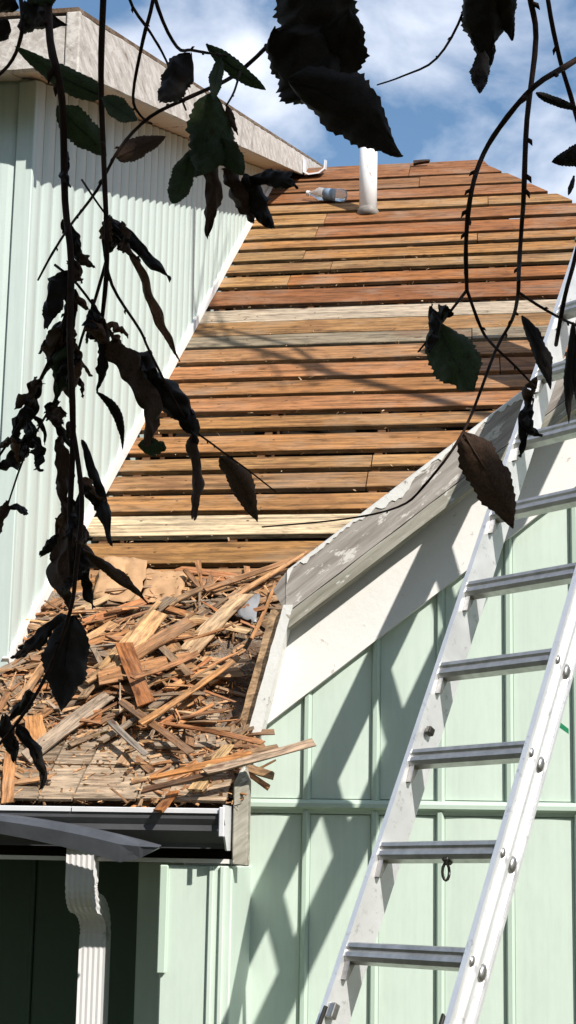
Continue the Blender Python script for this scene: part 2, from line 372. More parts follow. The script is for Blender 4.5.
# ---- shed dormer: cheek wall, front wall, soffit, fascia
SB = lambda y: 5.259 + .4452*(y-5.004)                  # underside of the rake fascia
dw = MB(); dw.prism([Vector((XC-.06, YD, 2.6)), Vector((XC-.06, YD, SB(YD)+.02)), Vector((XC-.06, 12.1, SB(12.1)+.02)), Vector((XC-.06, 12.1, RZ(12.1)-.2))], (.03, 0, 0))
dormer = dw.build('dormer_cheek_wall', M['white_siding'], house)
y = YD+.012; pw = .158; k = 0
while y < 11.85:
    y2 = y+pw; n = 8; rings = []
    for q in range(n+1):
        s_ = q/n; yy = y+.003+(pw-.006)*s_
        xx = XC-.004+.011*math.sin(math.pi*min(1, s_*1.12))**.8 if s_ < .89 else XC-.004
        rings.append([Vector((xx, yy, RZ(yy)+.012)), Vector((xx, yy, max(RZ(yy)+.02, SB(yy)+.015))), Vector((XC-.03, yy, max(RZ(yy)+.02, SB(yy)+.015))), Vector((XC-.03, yy, RZ(yy)+.012))])
    mb = MB().sweep(rings); mb.build('siding_board', M['white_siding'], dormer); y = y2
mb = MB(); mb.box(XC-.06, XC+.016, YD-.016, YD+.012, RZ(YD)-.04, SB(YD)+.0); bevel(mb.build('corner_board', M['white_siding'], dormer), .004)
mb = MB(); mb.prism([roofpt(XC-.004, 5.25, .0), roofpt(XC-.004, 12.0, .0), roofpt(XC-.004, 12.0, .05), roofpt(XC-.004, 5.25, .05)], (.026, 0, 0)); mb.build('base_flashing', M['frieze'], dormer)
fw = MB(); fw.box(-4.4, XC-.062, YD, YD+.05, 2.6, 5.6); fwo = fw.build('dormer_front_wall', M['white_siding'], house)
for i in range(9):
    xr = XC-.062-i*.165; n = 6; rings = []
    for q in range(n+1):
        s_ = q/n; xx = xr-.003-.159*s_; yy = YD-.001-.012*math.sin(math.pi*s_)**.7
        rings.append([Vector((xx, yy, RZ(YD)-.05)), Vector((xx, yy, 5.36)), Vector((xx, YD+.004, 5.36)), Vector((xx, YD+.004, RZ(YD)-.05))])
    MB().sweep(rings).build('siding_board', M['white_siding'], fwo)
XF = -1.575; YF = 5.004; YE_ = 14.1
sf = MB(); sf.prism([Vector((XC-.05, YF+.03, SB(YF+.03)+.025)), Vector((XF-.03, YF+.03, SB(YF+.03)+.025)), Vector((XF-.03, YE_, SB(YE_)+.025)), Vector((XC-.05, YE_, SB(YE_)+.025))], (0, 0, .02)); sf.build('soffit', M['soffit'], house)
sf = MB(); sf.prism([Vector((-4.4, YF+.03, SB(YF+.03)+.030)), Vector((XC-.052, YF+.03, SB(YF+.03)+.030)), Vector((XC-.052, YD+.05, SB(YD)+.030)), Vector((-4.4, YD+.05, SB(YD)+.030))], (0, 0, .02)); sf.build('soffit', M['soffit'], house)
def rough_board(name, p0, along, up, thick, L, H0, mat, parent, seed, n=60, amp=.006, H1=None):    # long board with a chewed top edge
    rings = []
    for k_ in range(n+1):
        p = p0+along*(L*k_/n); H = H0+((H1 or H0)-H0)*k_/n; a = amp*(mnoise.noise((k_*.6, seed, 0))+.7*mnoise.noise((k_*1.7, seed, 4)))
        b = .3*amp*mnoise.noise((k_*.5, seed, 9)); c = .004
        t = thick.normalized()
        rings.append([p+up*b, p+up*(H+a-c), p+up*(H+a)+t*c, p+up*(H+a)+thick-t*c, p+up*(H+a-c)+thick, p+up*b+thick])
    return MB().sweep(rings).build(name, mat, parent)
UZ = Vector((0, 0, 1)); RK = Vector((0, 1, .4452))
rough_board('rake_fascia', Vector((XF-.03, YF+.055, SB(YF+.055))), RK, UZ, Vector((.03, 0, 0)), YE_-YF-.055, .255, M['fascia'], house, 3, 90, .010, .17)
mb = MB(); mb.box(XF-.055, XF+.004, YF-.004, YF+.05, SB(YF)-.012, SB(YF)+.262); bevel(mb.build('fascia_end_block', M['fascia'], house), .006, 2)
rough_board('front_fascia', Vector((-4.4, YF, 5.285)), Vector((1, 0, 0)), UZ, Vector((0, .028, 0)), 4.4+XF-.059, .222, M['fascia'], house, 8, 70, .010)
mb = MB(); mb.prism([Vector((-4.4, YF+.02, SB(YF)+.275)), Vector((XF-.015, YF+.02, SB(YF)+.275)), Vector((XF-.015, YE_, SB(YE_)+.185)), Vector((-4.4, YE_, SB(YE_)+.185))], (0, 0, .02)); mb.build('dormer_roof', M['felt'], house)
# bent metal left at the far end of the rake fascia
mb = MB(); ye = 11.9
pr_ = ((.0, .02), (.05, -.01), (.15, .0), (.20, .04), (.205, .13), (.197, .13), (.19, .05), (.14, .012), (.05, .004), (.012, .03), (.012, .15), (0, .15))
mb.sweep([[Vector((XF+.004+x, yy, SB(yy)+z)) for x, z in pr_] for yy in (ye, ye+.16)])
mb.build('bent_gutter_end', M['gutter_white'], house)

# ---- green gable wall
PB = [-1.353+.2475*k for k in range(13)]                # batten positions; the photo's at -.607 -.361 -.136 .104 .32
PB = [-.857, -.607, -.361, -.131, .110, .345, .585, .83, 1.08, 1.33]
KB = 4.885/4.80
def onb(fn): return lambda x: 2.2+KB*(fn(x/KB)-2.2)                 # the edge lines were measured on the plane Y 4.80
TOP0 = lambda x: 3.193+(3.805-3.193)/(.145+.645)*(x+.645)
TOPF = onb(TOP0)                     # top edge line of the barge board
gw = MB(); gw.prism([Vector((-.845, YW+.006, 0)), Vector((1.6, YW+.006, 0)), Vector((1.6, YW+.006, TOPF(1.2))), Vector((1.2, YW+.006, TOPF(1.2))), Vector((-.66, YW+.006, TOPF(-.66)-.05)), Vector((-.845, YW+.006, 2.55))], (0, .1, 0))
gable = gw.build('gable_wall', M['green'], house)
ZB = 2.362                                              # the horizontal band
FB = lambda x: 2.611+.782*(x+.802)                      # lower edge of the frieze
for k in range(len(PB)-1):
    a, b = PB[k]+.017, PB[k+1]-.017
    for lo in (True, False):
        mb = MB()
        z0, za, zb = (0.15, ZB-.03, ZB-.03) if lo else (ZB+.028, FB(a)+.06, FB(b)+.06)
        # pan with turned-up edges and a shallow swell
        n = 6; rings = []
        for q in range(n+1):
            s_ = q/n; x = a+(b-a)*s_; zz = za+(zb-za)*s_
            yy = YW-.002-.003*math.sin(math.pi*s_)
            rings.append([Vector((x, yy, z0)), Vector((x, yy, zz)), Vector((x, YW+.004, zz)), Vector((x, YW+.004, z0))])
        mb.sweep(rings).build('siding_panel', M['green'], gable)
    for lo in (True, False):
        x = PB[k]; z0, z1 = (.15, ZB-.016) if lo else (ZB+.014, FB(x)+.06)
        if z1 < z0+.1: continue
        mb = MB(); rings = []
        prof = [(-.018, .003), (-.013, -.006), (-.009, -.019), (.005, -.021), (.010, -.012), (.014, -.003), (.018, .003)]
        MB_ = mb.sweep([[Vector((x+px, YW+py, z)) for px, py in prof] for z in (z0, z1)]); mb.build('batten', M['greendark'], gable)
mb = MB(); prof = [(.004, .026), (-.020, .022), (-.030, .010), (-.030, -.004), (-.016, -.012), (-.010, -.026), (.004, -.026)]
mb.sweep([[Vector((x, YW+py, ZB+pz)) for py, pz in prof] for x in (-.84, 1.5)]); mb.build('horizontal_band', M['greendark'], gable)
# frieze, barge board, moulding and the white return
def rake_poly(x0, x1, lo, hi, y, th, name, mat, parent, n=40, seed=1, amp=.004, endcut=0):
    rings = []
    for k in range(n+1):
        x = x0+(x1-x0)*k/n; a = amp*mnoise.noise((x*9, seed, 0))+amp*.6*mnoise.noise((x*31, seed, 2)); b = amp*.4*mnoise.noise((x*11, seed, 5))
        rings.append([Vector((x, y, lo(x)+b)), Vector((x, y, hi(x)+a-.004)), Vector((x, y+.004, hi(x)+a)), Vector((x, y+th, hi(x)+a)), Vector((x, y+th, lo(x)+b))])
    return MB().sweep(rings).build(name, mat, parent)
rake_poly(-.80, 1.2, FB, lambda x: min(TOPF(x)-.06, FB(x)+.42) if x > -.66 else max(FB(x)+.02, TOPF(x)-.06+(x+.66)*2.4), YW-.034, .034, 'frieze_board', M['frieze'], house, 60, 2, .003)
YB = 4.885
MIDF = onb(lambda x: TOP0(x)-.150)
LOWF = onb(lambda x: TOP0(x)-.212)
rake_poly(-.680, 1.2, MIDF, TOPF, YB, .04, 'barge_board', M['barge'], house, 70, 4, .005)
rake_poly(-.667, 1.2, LOWF, lambda x: MIDF(x)-.006, YB-.010, .06, 'rake_moulding', M['barge_lip'], house, 60, 6, .003)
rake_poly(-.64, 1.2, lambda x: TOPF(x)-.075, lambda x: TOPF(x)-.055, YB+.042, YW-.038-YB-.042, 'rake_soffit', M['soffit'], house, 20, 6, .0)
rr_ = []
for k in range(161):                                     # flaking paint still clinging to the upper edge
    x = -.676+1.876*k/160; h_ = max(.002, .018+.045*mnoise.noise((x*5, 3, 1))+.040*mnoise.noise((x*21, 3, 2))+.018*mnoise.noise((x*60, 3, 4)))
    rr_.append([Vector((x, YB-.003, TOPF(x)-h_)), Vector((x, YB-.003, TOPF(x)-.001)), Vector((x, YB+.012, TOPF(x)+.008)), Vector((x, YB+.002, TOPF(x)-h_))])
MB().sweep(rr_).build('peeling_paint', M['strip'], house)
# left tip of the barge board, cut on a slant
mb = MB(); mb.prism([Vector((-.682, YB, 3.05)), Vector((-.682, YB, TOPF(-.682)-.002)), Vector((-.728, YB+.01, 3.13))], (0, .04, 0)); mb.build('barge_tip', M['barge'], house)
# wing roof slab behind the barge
mb = MB(); mb.prism([Vector((-.67, YB+.045, TOPF(-.67)-.02)), Vector((1.2, YB+.045, TOPF(1.2)-.02)), Vector((1.2, 7.45, TOPF(1.2)-.02)), Vector((-.67, 5.65, TOPF(-.67)-.02))], (0, 0, -.03)); mb.build('wing_roof_slope', M['rafter'], house)
mb = MB(); mb.prism([Vector((1.202, YB, TOPF(1.2)-.02)), Vector((3.0, YB, TOPF(1.2)-1.5)), Vector((3.0, 7.4, TOPF(1.2)-1.5)), Vector((1.202, 7.4, TOPF(1.2)-.02))], (0, 0, -.03)); mb.build('wing_roof_slope', M['felt'], house)
# white return board running from the barge tip down to the gutter end
rings = []
n = 26
for k in range(n+1):
    s_ = k/n; z = 2.50+(3.07-2.50)*s_; xl = -.834+(-.686+.834)*s_; wd = .050-.016*s_
    a = .004*mnoise.noise((z*18, 1, 1))
    rings.append([Vector((xl+a, YB-.012, z)), Vector((xl+wd+a*.5, YB-.012, z)), Vector((xl+wd+a*.5, YW-.037, z)), Vector((xl+a, YW-.037, z))])
MB().sweep(rings).build('return_board', M['strip'], house)
rings = []
for k in range(n+1):
    s_ = k/n; z = 2.50+(3.06-2.50)*s_; xl = -.884+(-.736+.884)*s_+.004*mnoise.noise((z*15, 4, 1))
    rings.append([Vector((xl, YB+.03, z)), Vector((xl+.048, YB+.012, z)), Vector((xl+.048, YB+.16, z)), Vector((xl, YB+.18, z))])
MB().sweep(rings).build('edge_board', M['board'], house, color=lin(214, 176, 136, .85))
# end of the eave: grey weathered return with gutter end
mb = MB(); mb.prism([Vector((-.800, 4.585, 2.155)), Vector((-.752, 4.60, 2.15)), Vector((-.752, 4.60, 2.43)), Vector((-.770, 4.60, 2.49)), Vector((-.800, 4.585, 2.42))], (0, .055, 0)); bevel(mb.build('eave_end_board', M['barge_lip'], house), .004)

# ---- gutter, drip edge, fascia under the eave
def xsweep(prof, x0, x1, name, mat, parent, n=1):
    return MB().sweep([[Vector((x0+(x1-x0)*k/n, py, pz)) for py, pz in prof] for k in range(n+1)]).build(name, mat, parent)
g = [(4.50, 2.318), (4.492, 2.322), (4.484, 2.318), (4.486, 2.300), (4.500, 2.280), (4.500, 2.262), (4.522, 2.240), (4.540, 2.222), (4.545, 2.205), (4.62, 2.205), (4.62, 2.30), (4.617, 2.30), (4.617, 2.208), (4.548, 2.208), (4.543, 2.224), (4.525, 2.243), (4.503, 2.264), (4.503, 2.282), (4.490, 2.302), (4.489, 2.315)]
gut = xsweep(g, -3.4, -.815, 'gutter', M['gutter'], house)
xsweep([(4.478, 2.318), (4.478, 2.332), (4.4805, 2.334), (4.520, 2.334), (4.520, 2.331), (4.481, 2.329), (4.481, 2.318)], -3.4, -1.32, 'gutter_lip', M['gutter_white'], gut)
xsweep([(4.478, 2.318), (4.478, 2.332), (4.4805, 2.334), (4.520, 2.334), (4.520, 2.331), (4.481, 2.329), (4.481, 2.318)], -1.316, -.812, 'gutter_lip', M['gutter_white'], gut)
mb = MB(); mb.prism([Vector((-.814, y_, z_)) for y_, z_ in ((4.474, 2.345), (4.474, 2.30), (4.492, 2.28), (4.492, 2.245), (4.535, 2.20), (4.63, 2.20), (4.63, 2.345))], (.006, 0, 0)); mb.build('end_cap', M['gutter_white'], gut)
mb = MB(); mb.box(-.826, -.808, 4.468, 4.474, 2.243, 2.338); bevel(mb.build('end_bracket', M['gutter_white'], gut), .003)
xsweep([(4.64, 2.17), (4.64, 2.35), (4.665, 2.35), (4.665, 2.17)], -3.4, -.802, 'eave_fascia', M['lining'], house)  # near-black in place of wood, painting in shade behind the gutter
xsweep([(4.60, 2.158), (4.60, 2.172), (4.66, 2.172), (4.66, 2.158)], -3.4, -.802, 'eave_moulding', M['frieze'], house)
xsweep([(4.662, 2.160), (4.662, 2.170), (YW-.02, 2.170), (YW-.02, 2.160)], -3.4, -.802, 'eave_soffit', M['soffit'], house)
# wall under the eave and the proud corner panel
YP = 6.3                                                # back wall of the recess under the eave, set deep to darken it
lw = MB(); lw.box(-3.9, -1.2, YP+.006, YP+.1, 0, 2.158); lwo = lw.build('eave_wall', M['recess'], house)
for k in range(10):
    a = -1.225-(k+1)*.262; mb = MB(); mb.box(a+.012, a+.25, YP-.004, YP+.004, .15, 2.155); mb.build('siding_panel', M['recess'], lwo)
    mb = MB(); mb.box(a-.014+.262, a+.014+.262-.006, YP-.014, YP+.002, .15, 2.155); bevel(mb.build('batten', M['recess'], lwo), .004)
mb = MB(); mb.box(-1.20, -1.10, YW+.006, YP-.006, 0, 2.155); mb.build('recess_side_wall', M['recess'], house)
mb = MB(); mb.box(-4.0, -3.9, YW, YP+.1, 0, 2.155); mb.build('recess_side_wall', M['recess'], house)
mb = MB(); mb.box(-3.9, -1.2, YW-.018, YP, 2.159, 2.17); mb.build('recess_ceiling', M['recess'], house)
mb = MB(); mb.box(-1.205, -1.04, YW-.03, YW+.004, .15, 2.155); bevel(mb.build('trim_board', M['green'], lwo), .004)
mb = MB(); mb.box(-1.035, -.80, 4.60, YW+.004, .15, 2.150); cp = bevel(mb.build('corner_panel', M['green'], lwo), .005)
mb = MB(); mb.box(-1.041, -1.012, 4.585, 4.66, 1.80, 2.150); bevel(mb.build('corner_batten', M['greendark'], lwo), .004)
for xx in (-.868, -.832): 
    mb = MB(); mb.box(xx-.008, xx+.008, 4.588, 4.602, .15, 2.150); bevel(mb.build('batten', M['green'], lwo), .003)
# downspout
def downspout():
    path = [(-1.307, 4.60, 2.20), (-1.307, 4.60, 2.09)]
    for k in range(1, 9):
        q = k/8; path.append((-1.307-.009*q, 4.60+.13*(1-math.cos(q*math.pi/2))*.75, 2.09-.075*math.sin(q*math.pi/2)))
    for k in range(1, 9):
        q = k/8; path.append((-1.316-.009*q, 4.6975+.1625*math.sin(q*math.pi/2), 2.015-.02*q-.10*(1-math.cos(q*math.pi/2))))
    path += [(-1.325, 4.86, 1.6), (-1.325, 4.86, .2)]
    pts = []
    P = [Vector(p) for p in path]
    for a, b in zip(P[:-1], P[1:]):
        n = max(2, int((b-a).length/.012)) if (b-a).length < .4 else 4
        for k in range(n): pts.append(a.lerp(b, k/n))
    pts.append(P[-1]); mb = MB(); rings = []
    def prof(nf):                                       # fluted rectangle
        W, D = .047, .034; o = []
        for side in range(4):
            a = [(-W, -D), (W, -D), (W, D), (-W, D)][side]; b = [(W, -D), (W, D), (-W, D), (-W, -D)][side]
            nrm = [(0, -1), (1, 0), (0, 1), (-1, 0)][side]; n = 20 if side % 2 == 0 else 14
            for q in range(n):
                s_ = q/n; d = -.0028*(0.5-.5*math.cos(2*math.pi*s_*(5 if side % 2 == 0 else 3.0)))
                o.append((a[0]+(b[0]-a[0])*s_+nrm[0]*d, a[1]+(b[1]-a[1])*s_+nrm[1]*d))
        return o
    pr = prof(5); acc = 0
    for i, p in enumerate(pts):
        t = (pts[min(i+1, len(pts)-1)]-pts[max(0, i-1)]).normalized(); ax = Vector((1, 0, 0)); ay = ax.cross(t).normalized()
        if ay.y < 0: ay = -ay
        crimp = 1.0
        if 1.90 < p.z < 2.085: crimp = 1-.045*(i % 2)
        rings.append([p+ax*(x*crimp)+ay*(y_*crimp) for x, y_ in pr])
    return mb.sweep(rings)
ds = downspout().build('downspout', M['downspout'], house)
# vent pipe on the roof
mb = MB(); b = Vector((-.885, 10.861, RZ(10.861)-.05)); mb.tube([b, b+UZ*.75], .074, 20); vp = mb.build('vent_pipe', M['pvc'], house, True)
bm_ = MB(); bm_.tube([b+UZ*.0, b+UZ*.055, b+UZ*.075], [.095, .088, .077], 18); bm_.build('pipe_collar', M['lead'], vp, True)
# ------------------------------------------------------------------ ladder
lk = .98
LP0 = CAM+(Vector((-.334, 3.894, 1.952))-CAM)*lk
LV = Vector((.263, .377, .888)).normalized(); LW = Vector((.796, -.605, .022)); LW = (LW-LV*LW.dot(LV)).normalized()
LN = LW.cross(LV).normalized()
if LN.y < 0: LN = -LN                                   # LN points to the wall
RS = .305*lk; LWID = .402*lk
ladder = thing('ladder', (LP0+LV*(-7.3*RS)), 'aluminium ladder leaning on the gable edge in front of the green wall', 'ladder')
def L(s, a, n): return LP0+LW*a+LV*((s-.09)*RS)+LN*n
def rail(side, s0, s1, n0, n1, name='rail'):
    # I-section: web next to the rungs, flanges turned outwards
    x = 0 if side < 0 else LWID; o = -1 if side < 0 else 1; th = .005; fl = .026
    prof = [(0, n0), (o*fl, n0), (o*fl, n0+.007), (o*th*1.5, n0+.010), (o*th, n0+.014), (o*th, n1-.014), (o*th*1.5, n1-.010), (o*fl, n1-.007), (o*fl, n1), (0, n1)]
    mb = MB(); rings = [[L(s0+(s1-s0)*k/6, x+a, n) for a, n in prof] for k in range(7)]
    return mb.sweep(rings).build(name, M['alu'], ladder)
NF0, NF1, NB0, NB1 = -.030, .018, .022, .072
def deep_rail(side):
    x = 0 if side < 0 else LWID; o = -1 if side < 0 else 1; th = .006; fl = .017
    prof = [(0, NF0), (o*fl, NF0), (o*fl, NF0+.007), (o*th*1.5, NF0+.010), (o*th, NF0+.014), (o*th, NF1-.004), (o*th*2.6, NF1-.001), (o*th*2.6, NB0+.003), (o*th, NB0+.006), (o*th, NB1-.014), (o*th*1.5, NB1-.010), (o*fl, NB1-.007), (o*fl, NB1), (0, NB1)]
    mb = MB(); mb.sweep([[L(-7.3+16.5*k/6, x+a, n) for a, n in prof] for k in range(7)])
    return mb.build('rail', M['alu'], ladder)
rf1 = deep_rail(-1); rf2 = deep_rail(1); rb1, rb2 = rf1, rf2
def rung(s, nc):
    # two-lobed extrusion: flat tread on top, rounded nose below
    prof = [(-.022, .021), (-.016, .026), (.016, .026), (.022, .021), (.022, .010), (.017, .004), (.021, -.004), (.021, -.016), (.012, -.026), (-.012, -.026), (-.021, -.016), (-.021, -.004), (-.017, .004), (-.022, .010)]
    mb = MB(); mb.sweep([[L(s, a, nc)+LN*u+LV*v for u, v in prof] for a in (.0005, LWID-.0005)])
    return mb.build('rung', M['rung'], ladder)
for i in range(-7, 9): rung(i, (NF0+NF1)/2)
def dome(s, a, n, r, dirn, mat, parent, name):
    mb = MB(); c = L(s, a, n); rings = []
    for k, (rr, h) in enumerate(((r, 0), (r*.95, r*.3), (r*.6, r*.5), (.0005, r*.55))):
        rings.append([c+LN*(rr*.8*math.cos(q*math.pi/5))+LV*(rr*1.2*math.sin(q*math.pi/5))+LW*(dirn*h) for q in range(10)])
    return mb.sweep(rings).build(name, mat, parent, True)
for i in range(-7, 9):
    dome(i, LWID+.006, (NF0+NF1)/2+.006, .012, 1, M['steel'], rf2, 'rung_rivet')
    mb = MB(); mb.prism([L(i-.06, .0005, NF0+.012), L(i-.06, .0005, NF1-.012), L(i-.25, .0005, NF1-.02), L(i-.25, .0005, NF0+.02)], LW*.018); mb.build('rung_brace', M['steel'], rf1)
for i in range(-7, 9):
    dome(i-.03, LWID+.006, (NB0+NB1)/2, .020, 1, M['steel'], rb2, 'rung_rivet')
    if i > -3: dome(i-.2, .0005, (NF0+NF1)/2, .006, 1, M['cap_white'], rf1, 'rung_rivet')
for sd, x in ((-1, -.028), (1, LWID-.003)):
    mb = MB(); mb.prism([L(9.18, x, NF0-.003), L(9.18, x+.031, NF0-.003), L(9.18, x+.031, NB1+.003), L(9.18, x, NB1+.003)], LV*.03); bevel(mb.build('end_cap', M['green_plastic'], ladder), .004, 2)
    mb = MB(); mb.prism([L(-7.5, x-.01, NB0-.02), L(-7.5, x+.045, NB0-.02), L(-7.5, x+.045, NB1+.02), L(-7.5, x-.01, NB1+.02)], LV*.07); bevel(mb.build('foot', M['dark_metal'], ladder), .006)
# small fittings: swivel snap hanging from a rung, guide bracket, rung lock, green tie
c = L(1, LWID*.60, NF0); hk = MB()
hk.tube([c+UZ*-.028+LN*a for a in (-.004, .02)], .010, 8)
hk.tube([c+UZ*-.026, c+UZ*-.045], .0065, 8)
ring = [c+UZ*(-.062)+Vector((.009*math.cos(q*math.pi/6), 0, .022*math.sin(q*math.pi/6))) for q in range(13)]
hk.tube(ring, .0042, 6); hk.build('swivel_hook', M['dark_metal'], ladder, True)
mb = MB(); mb.prism([L(2.30, .004, NF1-.025), L(2.30, .004, NF1), L(2.38, .004, NF1), L(2.38, .004, NF1-.025)], LW*.018); bevel(mb.build('guide_bracket', M['dark_metal'], ladder), .004, 2)
mb = MB(); mb.prism([L(-.62, .002, NF0+.004), L(-.62, .002, NF1-.02), L(-.48, .002, NF1-.02), L(-.48, .002, NF0+.004)], LW*.022); bevel(mb.build('rung_lock', M['steel'], ladder), .004, 2)
mb = MB(); mb.tube([L(-.55, .012, NF0-.012), L(-.72, .016, NF0-.018), L(-.85, .012, NF0-.006)], .006, 7); mb.build('lock_spring', M['dark_metal'], ladder)
mb = MB(); q0 = L(2.42, LWID+.012, NB1)
mb.prism([q0, q0+Vector((.003, 0, .014)), q0+Vector((.028, 0, -.006)), q0+Vector((.028, 0, -.020))], (0, .004, 0)); mb.build('green_tie', M['green_plastic'], ladder)
mb = MB(); mb.prism([L(-.75, LWID-.012, NF0-.006), L(-.75, LWID-.012, NF1-.02), L(-.55, LWID-.012, NF1-.02), L(-.50, LWID-.012, NF0-.006)], LW*.010); bevel(mb.build('rung_lock', M['dark_metal'], ladder), .004, 2)

# ------------------------------------------------------------------ loose things on the roof and gutter
# bent flashing strip over the gutter
fl = MB(); rings = []
for k in range(19):
    s_ = k/18; x = -2.2+1.19*s_; q = max(0, (x+1.62)/.61)
    z = 2.306-.040*q-.058*q*q if x > -1.62 else 2.306+.004*math.sin(x*7)
    t_ = .056+.034*q; yb = 4.455-.02*q
    if k == 18: t_ = .004
    if k == 17: t_ *= .62
    rings.append([Vector((x, yb+.028, z+.006)), Vector((x, yb, z)), Vector((x, yb-.004, z-t_*.3)), Vector((x, yb+.012, z-t_)), Vector((x, yb+.014, z-t_)), Vector((x, yb-.001, z-t_*.3)), Vector((x, yb+.003, z-.003)), Vector((x, yb+.028, z+.003))])
tag(fl.sweep(rings).build('flashing_strip', M['flashing']), 'bent dark grey metal flashing strip hanging across the gutter above the downspout', 'flashing')
# plastic bottle lying by the vent pipe
bp = Vector((-1.43, 11.23, RZ(11.23)+.075)); bx_ = (Vector((-1.04, 11.12, RZ(11.12)+.065))-bp).normalized()
bot = thing('plastic_bottle', bp-UZ*.05, 'clear plastic drinks bottle with blue label lying beside the white vent pipe', 'bottle')
def lathe(mb, o, ax, prof, n=16):
    a = ax.cross(UZ).normalized(); b = ax.cross(a)
    return mb.sweep([[o+ax*t+(a*math.cos(q*2*math.pi/n)+b*math.sin(q*2*math.pi/n))*r for q in range(n)] for t, r in prof])
lathe(MB(), bp, bx_, [(0, .018), (.03, .018), (.06, .03), (.1, .052), (.13, .053), (.15, .050), (.25, .050), (.27, .053), (.33, .053), (.35, .045), (.352, .01)]).build('body', M['clear'], bot, True)
lathe(MB(), bp, bx_, [(-.015, .021), (.012, .021)]).build('cap', M['cap_white'], bot)
lathe(MB(), bp, bx_, [(.155, .0515), (.245, .0515)]).build('label', M['label_blue'], bot, True)

# shingle debris
def splinter_mesh(Lg, W, T, seed, jag=1.0):
    rr = random.Random(seed); n = 6; rings = []; sk = rr.uniform(-.3, .3)*W; tw = rr.uniform(-.5, .5)*.4; cv = rr.uniform(-1, 1)*Lg*.03
    tp0, tp1 = rr.uniform(.3, 1), rr.uniform(.15, .9)
    for k in range(n+1):
        s_ = k/n; ww = W*(tp0+(tp1-tp0)*s_ if jag > .6 else 1-.1*s_)*(1+.12*rr.uniform(-1, 1)); t2 = T*(1-.55*s_)
        x = Lg*(s_-.5); a = tw*(s_-.5); z = cv*(4*(s_-.5)**2)
        e0 = rr.uniform(-1, 1)*W*.35*jag if k in (0, n) else 0
        P = [(x+e0, -ww/2, -t2/2), (x-e0, ww/2, -t2/2), (x-e0, ww/2, t2/2), (x, 0, t2/2*1.1), (x+e0, -ww/2, t2/2)]
        rings.append([Vector((px, py*math.cos(a)-pz*math.sin(a)+sk*s_, py*math.sin(a)+pz*math.cos(a)+z)) for px, py, pz in P])
    return MB().sweep(rings).mesh('shingle_piece')
DC = [(196, 140, 90), (184, 122, 72), (206, 158, 112), (170, 110, 68), (150, 100, 66), (190, 150, 112), (172, 142, 114), (200, 130, 76), (132, 90, 60), (212, 178, 136), (178, 104, 54), (154, 142, 130), (124, 108, 94), (168, 134, 104)]
def place(o, p, xdir, nrm):
    x = xdir.normalized(); z = (nrm-x*nrm.dot(x)).normalized(); y_ = z.cross(x)
    mm = Matrix((x, y_, z)).transposed().to_4x4(); mm.translation = p; o.matrix_basis = mm
def roofray(px, py, off=0):
    d = at(px, py, 1)-CAM
    t = (ER+off/c39-TP*4.6-CAM.z)/(d.z-TP*d.y); return CAM+d*t
